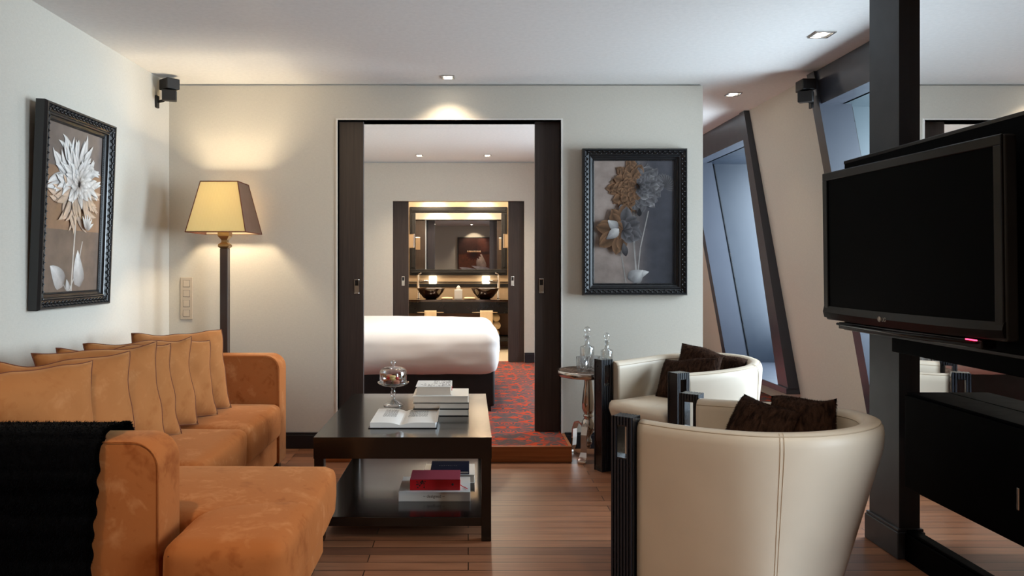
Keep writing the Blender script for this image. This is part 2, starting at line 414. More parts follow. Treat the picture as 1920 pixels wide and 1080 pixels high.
m = MB().box(XL, DX0, YB, YB+.16, 0, 2.488).box(DX1, 1.611, YB, YB+.16, 0, 2.488).box(DX0, DX1, YB, YB+.16, DZ, 2.488)
struct(m.build('wall_back', M['wall']))
m = MB().box(XL, 1.60, YB+.02, YB+.14, 2.488, CEIL); struct(m.build('trim_3', M['ceil']))       # recessed shadow gap under the ceiling
m = MB().box(DX0-.012, DX0, YB-.004, YB+.16, .1, DZ).box(DX1, DX1+.012, YB-.004, YB+.16, .1, DZ).box(DX0-.012, DX1+.012, YB-.004, YB+.16, DZ, DZ+.01)
struct(m.build('trim_4', M['white']))
EX0, EX1, EZ = -.904, .669, 2.03
m = MB().box(XL, EX0, YF, YF+.14, .1, 2.485).box(EX1, 2.7, YF, YF+.14, .1, 2.485).box(EX0, EX1, YF, YF+.14, EZ, 2.485)
struct(m.build('wall_bedroom', M['wall']))
struct(MB().box(XL, 2.3, YF+.02, YF+.12, 2.485, CEIL).build('trim_5', M['ceil']))
# bathroom shell
struct(MB().box(-1.7, 1.5, YF+.14, 10.94, 0, .10).build('floor_bathroom', M['tilefloor']))
struct(MB().box(-1.84, 1.64, YF+.14, 11.05, 2.42, 2.52).build('ceiling_bathroom', M['ceil']))
struct(MB().box(-1.84, 1.64, 10.9, 11.05, 0, 2.42).build('wall_bathroom', M['tile']))
struct(MB().box(-1.84, -1.7, YF+.14, 10.9, 0, 2.42).build('wall_bathroom_left', M['tile']))
struct(MB().box(1.5, 1.64, YF+.14, 10.9, 0, 2.42).build('wall_bathroom_right', M['tile']))
struct(MB().box(-1.7, 1.5, 10.885, 10.9, .955, 1.0, .003).box(-1.7, 1.5, 10.885, 10.9, 1.02, 1.03).build('trim_6', M['bedbase']))
# skirtings
def skirt(name, x0, x1, y0, y1, z0, h):
    m = MB().box(x0, x1, y0, y1, z0, z0+h*.86, .004)
    if x1-x0 > y1-y0: m.box(x0, x1, y0+.006, y1, z0+h*.86, z0+h, .003)
    else: m.box(x0, x1-.006, y0, y1, z0+h*.86, z0+h, .003)
    return struct(m.build(name, M['skirt']))
skirt('baseboard_back', XL+.02, -.94, YB-.02, YB, 0, .11)
skirt('baseboard_back_right', .66, 1.611, YB-.02, YB, 0, .11)
skirt('baseboard_left', XL, XL+.02, YR, YB, 0, .11)
skirt('baseboard_bedroom', EX1, 2.6, YF-.02, YF, .1, .12)
skirt('baseboard_bedroom_left', XL, EX0, YF-.02, YF, .1, .12)

# leaning wall with dormers
DORM = [(-.35, 1.75), (3.35, 4.95), (6.08, 7.72)]
SILL = .24
m = MB()
def slab(y0, y1, z0, z1, t=.16, off=0):
    m.hexa([(xs(z0)-off, y0, z0), (xs(z0)-off, y1, z0), (xs(z1)-off, y1, z1), (xs(z1)-off, y0, z1)], [(xs(z0)+t, y0, z0), (xs(z0)+t, y1, z0), (xs(z1)+t, y1, z1), (xs(z1)+t, y0, z1)])
e = [YR-.14]+[v for d in DORM for v in d]+[YF+.14]
for i in range(0, len(e), 2): slab(e[i], e[i+1], -.1, CEIL+.02)
for a, b in DORM: slab(a, b, -.1, SILL)
struct(m.build('wall_right', M['wall']))
XW = 3.5
for i, (a, b) in enumerate(DORM):
    r = sroot('window_%d' % (i+1), (2.3, a, SILL))
    jw = .10
    # jambs standing proud of the leaning wall
    m = MB()
    def jamb(y0, y1, z0=SILL+.02, z1=CEIL-.002, p0=.085, p1=.04, d=.16):
        m.hexa([(xs(z0)-p0, y0, z0), (xs(z0)-p0, y1, z0), (xs(z1)-p1, y1, z1), (xs(z1)-p1, y0, z1)], [(xs(z0)+d, y0, z0), (xs(z0)+d, y1, z0), (xs(z1)+d, y1, z1), (xs(z1)+d, y0, z1)])
    z0_, z1_ = SILL+.02, CEIL-.002
    m.hexa([(xs(z0_)-.09, a, z0_), (xs(z0_)-.09, a+.20, z0_), (xs(z1_)-.045, a+jw, z1_), (xs(z1_)-.045, a, z1_)], [(xs(z0_)+.16, a, z0_), (xs(z0_)+.16, a+.20, z0_), (xs(z1_)+.16, a+jw, z1_), (xs(z1_)+.16, a, z1_)])
    jamb(b-jw, b, p0=.05, p1=.045)
    zh = 2.29
    m.hexa([(xs(zh)-.03, a+jw+.01, zh), (xs(zh)-.03, b-jw, zh), (xs(CEIL)-.03, b-jw, CEIL-.002), (xs(CEIL)-.03, a+jw, CEIL-.002)], [(xs(zh)+.12, a+jw, zh), (xs(zh)+.12, b-jw, zh), (xs(CEIL)+.12, b-jw, CEIL-.002), (xs(CEIL)+.12, a+jw, CEIL-.002)])
    m.build('frame', M['dormer'], r)
    m = MB()
    m.box(xs(SILL)-.11, XW, a, b, SILL-.02, SILL+.03, .004)
    m.build('window_sill', M['dormer'], r)
    m = MB()          # cheeks and soffit of the recess
    m.prism([(xs(SILL)+.1, a-.05), (XW+.05, a-.05), (XW+.05, a+.02), (xs(SILL)+.1, a+.02)], SILL, zh)
    for (y0, y1) in ((a-.06, a+.01), (b-.01, b+.06)):
        m.hexa([(xs(SILL)+.15, y0, SILL), (XW+.1, y0, SILL), (XW+.1, y0, zh+.1), (xs(zh)+.13, y0, zh+.1)], [(xs(SILL)+.15, y1, SILL), (XW+.1, y1, SILL), (XW+.1, y1, zh+.1), (xs(zh)+.13, y1, zh+.1)])
    m.box(xs(zh)+.1, XW+.1, a, b, zh, zh+.06)
    m.box(XW, XW+.1, a, b, SILL-.1, SILL+.04)
    m.build('recess_lining', M['navy_lit'] if i == 1 else M['navy'], r)
    m = MB()
    g = .004
    for off in (.20,):
        m.hexa([(xs(SILL)+off, b-.018, SILL+.03), (xs(SILL)+off+.008, b-.018, SILL+.03), (xs(zh)+off+.008, b-.018, zh), (xs(zh)+off, b-.018, zh)],
               [(xs(SILL)+off, b-.009, SILL+.03), (xs(SILL)+off+.008, b-.009, SILL+.03), (xs(zh)+off+.008, b-.009, zh), (xs(zh)+off, b-.009, zh)])
    m.build('cheek_gap_shade', M['black'], r)  # dark strip standing in for the shaded gap between jamb and cheek
    m = MB().box(XW, XW+.05, a+.01, a+.07, SILL+.03, zh).box(XW, XW+.05, b-.07, b-.01, SILL+.03, zh).box(XW, XW+.05, a+.07, b-.07, zh-.06, zh).box(XW, XW+.05, a+.07, b-.07, SILL+.03, SILL+.09).box(XW, XW+.05, (a+b)/2-.03, (a+b)/2+.03, SILL+.09, zh-.06)
    m.build('sash', M['white'], r)
    MB().box(XW+.02, XW+.028, a+.07, b-.07, SILL+.09, zh-.06).build('glass', M['pane'], r)
    MB().box(XW-.10, XW-.02, b-.10, b-.03, zh-.17, zh-.02, .006).build('blind_box', M['steel'], r)

# sliding door leaves (dark veneer) in their pockets
def leaf(k, x0, x1, y0, z0, z1, hx, hz, s=1.0):
    o = MB().box(x0, x1, y0, y0+.035, z0, z1, .002).build('door_%d' % k, M['panel']); struct(o)
    w, h = .034*s, .108*s
    h1 = MB().box(hx-w/2, hx+w/2, y0-.004, y0, hz-h/2, hz-h*.42, .001).box(hx-w/2, hx+w/2, y0-.004, y0, hz+h*.42, hz+h/2, .001).box(hx-w/2, hx-w*.36, y0-.004, y0, hz-h*.42, hz+h*.42).box(hx+w*.36, hx+w/2, y0-.004, y0, hz-h*.42, hz+h*.42).box(hx-w*.36, hx+w*.36, y0-.0015, y0, hz-h*.42, hz+h*.05)
    h1.build('door_handle', M['chrome'], o)
    MB().box(hx-w*.36, hx+w*.36, y0-.001, y0+.001, hz+h*.05, hz+h*.42).build('pull_recess', M['black'], o)
def leafpx(k, a, b, Y, z0, z1, hx, hy, s=1.0):
    leaf(k, P(a, 0, Y)[0], P(b, 0, Y)[0], Y, z0, z1, P(hx, 0, Y)[0], P(0, hy, Y)[2], s)
leafpx(1, 632, 681.5, YB+.06, .105, 2.26, 669, 537, .95)
leafpx(2, 1003, 1053, YB+.06, .105, 2.26, 1015, 536, .95)
leafpx(3, 734, 766, YF+.05, .105, 2.04, 756, 527, 1.05)
leafpx(4, 953, 985, YF+.05, .105, 2.04, 961, 527, 1.05)

# ------------------------------------------------------------------ lights of the house and added fill downlights
def downlight(px_, py_, z=CEIL, label='', on=True, Y=None, size=.085):
    Y = Y or FPX*(z-EYE)/(500-py_); x = (px_-878)/FPX*Y
    t = thing('ceiling_downlight', label, 'light', (x, Y, z), 0, 'square recessed downlights')
    h = size/2; m = MB()
    m.box(x-h, x+h, Y-h, Y-h+.01, z-.006, z).box(x-h, x+h, Y+h-.01, Y+h, z-.006, z).box(x-h, x-h+.01, Y-h+.01, Y+h-.01, z-.006, z).box(x+h-.01, x+h, Y-h+.01, Y+h-.01, z-.006, z)
    m.build('trim_ring', M['steel'], t)
    MB().lathe([(0, -.004), (.026, -.004), (.028, -.0005)], 20, (x, Y, z)).build('lamp', M['lampon'], t)
    return x, Y
x, y = downlight(840, 144, label='lit square downlight above the bedroom doorway'); spot('spot_doorway', (x, y, CEIL-.02), (x, y+.09, 1.6), 18, HAL, 115, 1.0)
x, y = downlight(1541, 64, label='square downlight in the ceiling above the television', size=.11); spot('spot_tv', (x, y, CEIL-.02), (x, y, 0), 6, HAL, 80)
x, y = downlight(1375, 176, label='square downlight beside the leaning dark window frame', size=.10); spot('spot_passage', (x, y, CEIL-.02), (x, y, 0), 6, HAL, 80)
x, y = downlight(786, 291, label='left of the two lit downlights in the bedroom ceiling'); spot('spot_bedroom', (x, y, CEIL-.02), (x, y-.55, 0), 62, HAL, 125, 1.0)
x, y = downlight(914, 291, label='right of the two lit downlights in the bedroom ceiling'); spot('spot_bedroom', (x, y, CEIL-.02), (x, y-.55, 0), 62, HAL, 125, 1.0)
for xx, wd in ((-.75, 'left'), (.15, 'right')):  # unseen downlights added to brighten the bed
    t = thing('ceiling_downlight', 'added fill downlight above the %s half of the bed, hidden by the door head' % wd, 'light', (xx, 5.62, CEIL), 0, 'square recessed downlights')
    MB().box(xx-.045, xx+.045, 5.575, 5.665, CEIL-.005, CEIL).build('trim_ring', M['steel'], t); MB().lathe([(0, -.008), (.026, -.008), (.028, -.005)], 20, (xx, 5.62, CEIL)).build('lamp', M['lampon'], t)
    spot('fill_spot_bed', (xx, 5.62, CEIL-.02), (xx, 6.0, 0), 46, (1, .93, .88), 110, .8, .04)
for xx in (-.5, .2):
    spot('spot_bathroom', (xx, 10.72, 2.40), (xx, 10.84, 1.4), 30, HAL, 95, .7)
    spot('spot_bathroom_door', (xx, YF+.36, 2.40), (xx, YF+.28, 1.4), 42, HAL, 90, .7)
    point('bathroom_ambient', (xx, 10.0, 2.3), 22, HAL, .08)
t = thing('ceiling_downlight', 'added fill downlight washing the wall behind the floor lamp, above the picture edge', 'light', (-1.0, 3.2, CEIL), 0, 'square recessed downlights')  # invented fixture above the frame, adds warm light to the back wall
MB().box(-1.045, -.955, 3.155, 3.245, CEIL-.005, CEIL).build('trim_ring', M['steel'], t); MB().lathe([(0, -.008), (.026, -.008), (.028, -.005)], 20, (-1.0, 3.2, CEIL)).build('lamp', M['lampon'], t)
spot('fill_spot_wall', (-1.0, 3.2, CEIL-.03), (-1.15, 5.2, 1.75), 30, (1, .74, .44), 62, 1.0, .10)
for xx, yy, wd in ((-1.2, 1.6, 'over the near sofa arm'), (.9, 1.3, 'over the foreground armchair'), (-1.0, -.4, 'over the rear left of the lounge')):  # out-of-view downlights put in as warm fill for the lounge
    t = thing('ceiling_downlight', 'added fill downlight %s, above the picture edge' % wd, 'light', (xx, yy, CEIL), 0, 'square recessed downlights')
    MB().box(xx-.045, xx+.045, yy-.045, yy+.045, CEIL-.005, CEIL).build('trim_ring', M['steel'], t); MB().lathe([(0, -.008), (.026, -.008), (.028, -.005)], 20, (xx, yy, CEIL)).build('lamp', M['lampon'], t)
    spot('fill_spot_lounge', (xx, yy, CEIL-.02), (xx, yy+.2, 0), 46, HAL, 120, .8, .04)
# living room spots behind the camera, aimed at the rear picture
t = thing('ceiling_downlight', 'downlight washing the picture seen only in the bathroom mirror', 'light', (.1, -.78, CEIL), 0, 'square recessed downlights')
MB().box(.06, .14, -.82, -.74, CEIL-.005, CEIL).build('trim_ring', M['steel'], t); MB().lathe([(0, -.008), (.026, -.008), (.028, -.005)], 20, (.1, -.78, CEIL)).build('lamp', M['lampon'], t)
spot('spot_picture', (.15, -1.2, CEIL-.02), (.2, -1.56, 1.6), 25, HAL, 90)

# ------------------------------------------------------------------ floor lamp
lx, ly = -1.587, 4.94
L = thing('floor_lamp', 'tall floor lamp with square yellow shade standing behind the sofa arm', 'lamp', (lx, ly, 0))
zb, zt, hb, ht = 1.465, 1.79, .189, .119
def shade_face(fr, name, mt):
    m = MB(); c = [(hb, zb), (ht, zt)]
    t_ = .003
    def pt(s, h, z, k): return [(lx+s*h, ly-h+k, z), (lx+h-k, ly+s*h, z), (lx+s*h, ly+h-k, z), (lx-h+k, ly+s*h, z)][fr]
    q0 = [pt(-1, hb, zb, 0), pt(1, hb, zb, 0), pt(1, ht, zt, 0), pt(-1, ht, zt, 0)]
    q1 = [pt(-.98, hb, zb, t_), pt(.98, hb, zb, t_), pt(.98, ht, zt, t_), pt(-.98, ht, zt, t_)]
    return m.hexa(q0, q1).build(name, mt, sh)
m = MB()
for h, z in ((hb, zb), (ht, zt)):
    q = [(lx-h, ly-h, z), (lx+h, ly-h, z), (lx+h, ly+h, z), (lx-h, ly+h, z)]
    for i in range(4): m.tube([q[i], q[(i+1) % 4]], .0035, 6)
for sx_, sy_ in ((-1, -1), (1, -1), (1, 1), (-1, 1)): m.tube([(lx+sx_*hb, ly+sy_*hb, zb), (lx+sx_*ht, ly+sy_*ht, zt)], .003, 6)
for q in ((1, 0), (0, 1)): m.tube([(lx-q[0]*ht, ly-q[1]*ht, zt-.02), (lx+q[0]*ht, ly+q[1]*ht, zt-.02)], .0025, 6)
sh = m.build('lamp_shade', M['pipe'], L)
for fr in range(4): shade_face(fr, 'shade_panel', (M['shade'], M['shadeside'], M['shadeback'], M['shadeside'])[fr])
for c in sh.children:                                   # sub-parts sit in their parent's frame
    pass
m = MB(); m.lathe([(.018, 1.62), (.018, zb+.01), (.036, zb+.005), (.036, zb-.02), (.018, zb-.045), (.018, zb-.06), (.034, zb-.075), (.036, zb-.088), (.022, zb-.1)], 4, (lx, ly, 0), square=True)
m.build('neck', M['gold'], L)
MB().box(lx-.026, lx+.026, ly-.026, ly+.026, .05, zb-.1, .004).build('pole', M['pole'], L)
MB().box(lx-.13, lx+.13, ly-.13, ly+.13, 0, .028, .006).box(lx-.06, lx+.06, ly-.06, ly+.06, .028, .05, .006).build('base', M['pole'], L)
MB().ball((lx, ly, 1.645), .032, 16, 1.15).build('bulb', M['bulb'], L)
point('lamp_bulb_light', (lx, ly, 1.645), 33, WARM, .045)

# ------------------------------------------------------------------ speakers
def speaker(c, d, base, label):
    t = thing('wall_speaker', label, 'speaker', c, 0, 'small black wall speakers')
    rot = Matrix.Translation(c) @ Matrix.Rotation(d, 4, 'Z')
    m = MB(); m.box(-.045, .045, -.055, .055, 0, .07, .006, mtx=rot @ Matrix.Rotation(.12, 4, 'X')); m.build('lower_cube', M['speaker'], t)
    m = MB(); m.box(-.045, .045, -.055, .055, .072, .142, .006, mtx=rot @ Matrix.Rotation(.5, 4, 'Z') @ Matrix.Translation((.0, 0, 0))); m.build('upper_cube', M['speaker'], t)
    b = Vector(base); v = Vector(c)+Vector((0, 0, .03)); m = MB(); m.tube([v, v.lerp(b, .5)+Vector((0, 0, -.01)), b], .010, 8)
    m.build('bracket', M['speaker'], t)
    m = MB(); sx_ = -1 if b.x > 0 else 1
    m.box(b.x-.008, b.x+.008, b.y-.02, b.y+.02, b.z-.04, b.z+.04, .003); m.build('wall_plate', M['speaker'], t)
speaker((-1.965, 4.98, 2.335), .35, (XL+.008, 4.98, 2.33), 'small black wall speaker in the far left corner above the lamp')
Y_ = 4.86; c = P(1511, 192, Y_)
speaker(c, -.5, (xs(2.33)-.068, Y_+.04, c[2]+.01), 'small black wall speaker mounted on the dark window frame at right')

# ------------------------------------------------------------------ switch plate
c0 = P(339, 599, YB); c1 = P(362, 520, YB)
t = thing('light_switch_panel', 'tall beige plate with four square switches left of the lamp pole', 'switch', (c0[0], YB, c0[2]))
MB().box(c0[0], c1[0], YB-.009, YB, c0[2], c1[2], .003).build('plate', M['plate'], t)
cx = (c0[0]+c1[0])/2; hh = (c1[2]-c0[2])/4
for k in range(4):
    zc = c0[2]+hh*(k+.5)*.94+.008
    MB().box(cx-.023, cx+.023, YB-.0095, YB-.0085, zc-.023, zc+.023).build('switch_gap', M['coverk'], t)
    MB().box(cx-.0215, cx+.0215, YB-.013, YB-.009, zc-.0215, zc+.0215, .002).build('switch_button', M['plate'], t)

# ------------------------------------------------------------------ framed flower pictures
def art_plane(W, H, bg, petals):
    """picture in its own plane: x right, z up, facing -y; petals are printed shapes in layers"""
    b = bmesh.new(); cl = b.loops.layers.float_color.new('Col'); lay = [0]
    def quad(pts, cols):
        vs = [b.verts.new(p) for p in pts]
        try: f = b.faces.new(vs)
        except ValueError: return
        for l_, c in zip(f.loops, cols): l_[cl] = c
    n = 24
    for i in range(n):
        for j in range(n):
            q = [(i/n, j/n), ((i+1)/n, j/n), ((i+1)/n, (j+1)/n), (i/n, (j+1)/n)]
            mid = ((i+.5)/n, (j+.5)/n)
            quad([(u*W, 0, v*H) for u, v in q], [bg(u, v, mid) for u, v in q])
    def petal(x, y, ang, L_, w_, c0, c1, bend=0., tip=.55, rim=0):
        lay[0] += 1; d = -.00012*lay[0]-.0003; ns = 7; rows = []
        for k in range(ns+1):
            t = k/ns; a = ang+bend*t; 
            px_ = x+sum(cos(ang+bend*(q+.5)/ns)*L_/ns for q in range(k)); py_ = y+sum(sin(ang+bend*(q+.5)/ns)*L_/ns for q in range(k))
            ww = w_*(sin(PI*min(1, t**tip*.97+.03))**.8)*.5 if k < ns else 0.0005
            nx, ny = -sin(a), cos(a); rows.append(((px_-nx*ww, py_-ny*ww), (px_, py_), (px_+nx*ww, py_+ny*ww)))
        for k in range(ns):
            A, B = rows[k], rows[k+1]; ta, tb = k/ns, (k+1)/ns
            def mixc(t, m_): return tuple(max(0, (c0[i]*(1-t)+c1[i]*t)*m_) for i in range(3))+(1,)
            for s_, e_ in ((0, .55), (1, 1.0)):
                pts = [A[s_], A[s_+1], B[s_+1], B[s_]]; mm = ((.6, 1.1) if s_ == 0 else (1.1, .85)) if not rim else ((1.7, .55) if s_ == 0 else (.55, 1.25))
                quad([(p[0]*W, d, p[1]*W) for p in pts], [mixc(ta, mm[0]), mixc(ta, mm[1]), mixc(tb, mm[1]), mixc(tb, mm[0])])
    def stem(pts, w_, c):
        lay[0] += 1; d = -.00012*lay[0]-.0003
        for (a, bb) in zip(pts, pts[1:]):
            v = Vector((bb[0]-a[0], bb[1]-a[1])).normalized(); nx, ny = -v.y*w_/2, v.x*w_/2
            quad([((a[0]-nx)*W, d, (a[1]-ny)*W), ((bb[0]-nx)*W, d, (bb[1]-ny)*W), ((bb[0]+nx)*W, d, (bb[1]+ny)*W), ((a[0]+nx)*W, d, (a[1]+ny)*W)], [c, tuple(k*.7 for k in c[:3])+(1,), c, c])
    petals(petal, stem); return b
def picture(root, W, H, bd, bg, petals):
    """frame outer W x H, local coords: x right, y into wall, z up, origin bottom-left-back"""
    dep = .055; prof = [(0, 0), (0, -dep*.75), (.006, -dep), (.014, -dep), (.018, -dep*.86), (bd*.55, -dep*.66), (bd*.62, -dep*.74), (bd*.70, -dep*.70), (bd*.74, -dep*.5), (bd*.88, -dep*.42), (bd*.93, -dep*.5), (bd, -dep*.36), (bd, -.004)]
    m = MB()
    R = [[m.b.verts.new(p) for p in [(o, d, o), (W-o, d, o), (W-o, d, H-o), (o, d, H-o)]] for o, d in prof]
    for A, B in zip(R, R[1:]):
        for k in range(4):
            f = m.b.faces.new((A[k], A[(k+1) % 4], B[(k+1) % 4], B[k]))
    m.b.faces.new(R[0][::-1])
    bmesh.ops.recalc_face_normals(m.b, faces=m.b.faces[:])
    rnd = random.Random(5)
    o1 = bd*.36
    def orn(p0, p1, n, fn):
        for i in range(n):
            t_ = (i+.5)/n; fn(p0[0]+(p1[0]-p0[0])*t_, p0[1]+(p1[1]-p0[1])*t_, i)
    cn = [(o1, o1), (W-o1, o1), (W-o1, H-o1), (o1, H-o1)]
    for k in range(4):
        p0, p1 = cn[k], cn[(k+1) % 4]; ln = math.hypot(p1[0]-p0[0], p1[1]-p0[1]); n = int(ln/.017); ux, uz = (p1[0]-p0[0])/ln, (p1[1]-p0[1])/ln
        def leafo(x, z, i):
            s_ = 1 if i % 2 else -1
            m.tube([(x-ux*.008, -dep*.78, z-uz*.008), (x+uz*s_*.009, -dep*.90, z-ux*s_*.009), (x+ux*.010, -dep*.80, z+uz*.010)], [.0018, .0055, .002], 5)
        orn(p0, p1, n, leafo)
    o2 = bd*.955; cn = [(o2, o2), (W-o2, o2), (W-o2, H-o2), (o2, H-o2)]
    for k in range(4):
        p0, p1 = cn[k], cn[(k+1) % 4]; n = int(math.hypot(p1[0]-p0[0], p1[1]-p0[1])/.011)
        orn(p0, p1, n, lambda x, z, i: m.ball((x, -dep*.43, z), .003, 5))
    m.build('picture_frame', M['ornament'], root, world=False)
    b = art_plane(W-2*bd, H-2*bd, bg, petals)
    for v in b.verts: v.co += Vector((bd, -.014, bd))
    me = bpy.data.meshes.new('photo_print'); b.to_mesh(me); b.free(); o = bpy.data.objects.new('photo_print', me); COL.objects.link(o); me.materials.append(M['art']); o.parent = root
    MB().box(.004, W-.004, -.010, -.001, .004, H-.004).build('backing_board', M['coverk'], root, world=False)
C = lambda r, g, b: tuple(lin(k) for k in (r, g, b))
def bgL(u, v, mid):
    # print split in three toned bands
    c = C(112, 100, 94) if mid[1] > .74 else (C(146, 112, 86) if mid[1] > .385 else C(118, 98, 84))
    k = .82+.3*u if mid[1] > .385 else .75+.5*abs(u-.35)
    return tuple(x*k for x in c)+(1,)
def petL(petal, stem):
    r = random.Random(3); W1 = C(232, 230, 226); G1 = C(150, 140, 134); T1 = C(214, 184, 158)
    stem([(.50, -.0), (.52, .35), (.55, .80)], .022, C(200, 190, 178)+(1,)); stem([(.46, -.0), (.60, .20), (.68, .48)], .016, C(190, 184, 176)+(1,))
    stem([(.40, .02), (.30, .14)], .012, C(170, 164, 156)+(1,))
    petal(.35, .05, 2.3, .30, .20, G1, W1, .3); petal(.66, .04, 1.9, .36, .20, G1, W1, -.3); petal(.45, .0, 1.9, .12, .08, G1, W1)
    cx, cy = .52, 1.02
    for ring, (n, L0, w0) in enumerate(((28, .48, .075), (28, .43, .075), (26, .37, .075), (22, .30, .075), (18, .22, .07), (13, .14, .06), (8, .08, .05))):
        for i in range(n):
            a = 2*PI*(i+.37*ring)/n + r.uniform(-.08, .08)
            lo = sin(a) < -.2
            L_ = L0*(1.0 if sin(a) > .3 else .98)*r.uniform(.88, 1.1)
            petal(cx+.02*cos(a), cy+.03*sin(a), a, L_, w0*r.uniform(.85, 1.1), G1, T1 if lo and ring < 4 else W1, r.uniform(-1.3, 1.3), 1.15)
    for i in range(6): petal(.68, .60, 1.2+.35*(i-2.5), .15, .05, G1, W1, .2)
def bgR(u, v, mid):
    a, b = C(150, 136, 128), C(66, 66, 72); t = sstep(.25, .75, u)
    k = .8+.35*v+.25*math.sin(u*4+v*3)*.5
    return tuple((a[i]*(1-t)+b[i]*t)*k for i in range(3))+(1,)
def petR(petal, stem):
    r = random.Random(8); D1 = C(34, 32, 34); G1 = C(96, 94, 96); B1 = C(74, 52, 36); B2 = C(112, 84, 62); W1 = C(205, 203, 200)
    gr = C(150, 146, 142)+(1,)
    stem([(.53, .08), (.50, .50), (.50, .98)], .020, gr); stem([(.55, .16), (.58, .45), (.68, .90)], .014, gr); stem([(.40, .0), (.36, .25), (.33, .42)], .014, gr)
    petal(.42, .06, .4, .28, .15, G1, W1, -.2); petal(.50, .0, .9, .20, .12, G1, W1, .2)
    cx, cy = .53, 1.20
    for i in range(11): petal(.86, 1.22, .75+.26*(i-5), .15, .055, D1, G1, .2, 1.2, 1)
    for ring, (n, L0, w0) in enumerate(((22, .32, .12), (22, .29, .12), (20, .25, .12), (18, .21, .11), (14, .17, .10), (11, .13, .09), (8, .09, .08), (5, .05, .06))):
        for i in range(n):
            a = 2*PI*(i+.41*ring)/n + r.uniform(-.12, .12); x_ = cx+(L0)*cos(a); lft = x_ < .53
            k_ = r.uniform(.75, 1.15)
            petal(cx+.03*cos(a), cy+.03*sin(a), a, L0*r.uniform(.86, 1.08)*(1+.08*cos(a)**2), w0*k_, B1 if lft else D1, B2 if lft else (G1 if r.random() < .85 else C(130, 128, 128)), r.uniform(-.9, .9), 1.7, 1)
    petal(.40, .93, 3.0, .10, .09, D1, G1, .3, 1.5, 1); petal(.56, .93, 4.7, .10, .06, D1, D1, 0, 1.5, 1)
    cx, cy = .35, .66
    for i, (a, L_) in enumerate(((1.9, .30), (1.6, .34), (1.25, .30), (.9, .24), (.3, .24), (-.1, .25), (-.55, .25), (2.3, .26), (2.75, .32), (3.15, .34), (3.5, .34), (3.9, .36), (4.3, .32), (4.75, .26), (5.3, .20))):
        lft = cos(a) < .15; petal(cx, cy, a, L_, .14, B1 if lft else D1, B2 if lft else G1, .3*(-1)**i, 1.5, 1)
    for i in range(9):
        a = 2*PI*i/9; lft = cos(a) < .1; petal(cx, cy, a, .13, .09, B1 if lft else D1, B2 if lft else G1, .4, 1.6, 1)
    petal(.17, .78, 5.5, .16, .12, W1, G1, .3, 1.4); petal(.15, .55, .6, .20, .12, G1, W1, .2, 1.4); petal(.36, .50, 4.9, .17, .08, G1, D1, 0, 1.2)
a0 = P(1093, 554, YB-.06); a1 = P(1290, 277.5, YB-.06)
t = thing('framed_picture', 'black ornate frame with dark dahlia photograph right of the doorway', 'picture', (a0[0], YB-.004, a0[2]), 0, 'ornate framed flower photographs')
picture(t, a1[0]-a0[0], a1[2]-a0[2], .082, bgR, petR)
t = thing('framed_picture', 'black ornate frame with pale white flower photograph on the left wall', 'picture', (XL+.006, 3.52, 1.04), PI/2, 'ornate framed flower photographs')
t.rotation_euler = (math.radians(2.2), 0, PI/2)
picture(t, .70, .99, .082, bgL, petL)
# picture behind the camera (seen in the bathroom mirror): a plain still life of a bowl
t = thing('framed_picture', 'dark still life with a bowl, visible reflected in the bathroom mirror', 'picture', (.95, YR+.02, 1.05), PI)
def bgB(u, v, mid):
    c = C(60, 34, 28) if v > .5 else C(110, 60, 40); k = 1+2.2*max(0, 1-abs(u-.35)*5)*(v > .6); return tuple(x*k for x in c)+(1,)
def petB(petal, stem):
    W1 = C(235, 215, 200); petal(.38, .05, 1.2, .5, .25, C(160, 130, 120), W1, .4)
    for i in range(9): petal(.62, .50, PI+PI*(i+.5)/9, .22, .12, C(30, 14, 12), C(90, 40, 30))
    for i in range(10): petal(.45+.035*i, .50, 1.5, .05, .03, C(255, 190, 120), C(255, 240, 220))
    petal(.1, -.02, .3, .6, .16, C(150, 140, 150), C(220, 210, 215)); petal(.5, -.03, .3, .5, .16, C(150, 140, 150), C(210, 200, 205))
m = MB(); m.box(0, 1.28, -.03, 0, 0, 1.1, .004); m.build('canvas_frame', M['coverk'], t, world=False)
b = art_plane(1.22, 1.04, bgB, petB)
for v in b.verts: v.co += Vector((.03, -.032, .03))
me = bpy.data.meshes.new('photo_print'); b.to_mesh(me); b.free(); o = bpy.data.objects.new('photo_print', me); COL.objects.link(o); me.materials.append(M['art']); o.parent = t

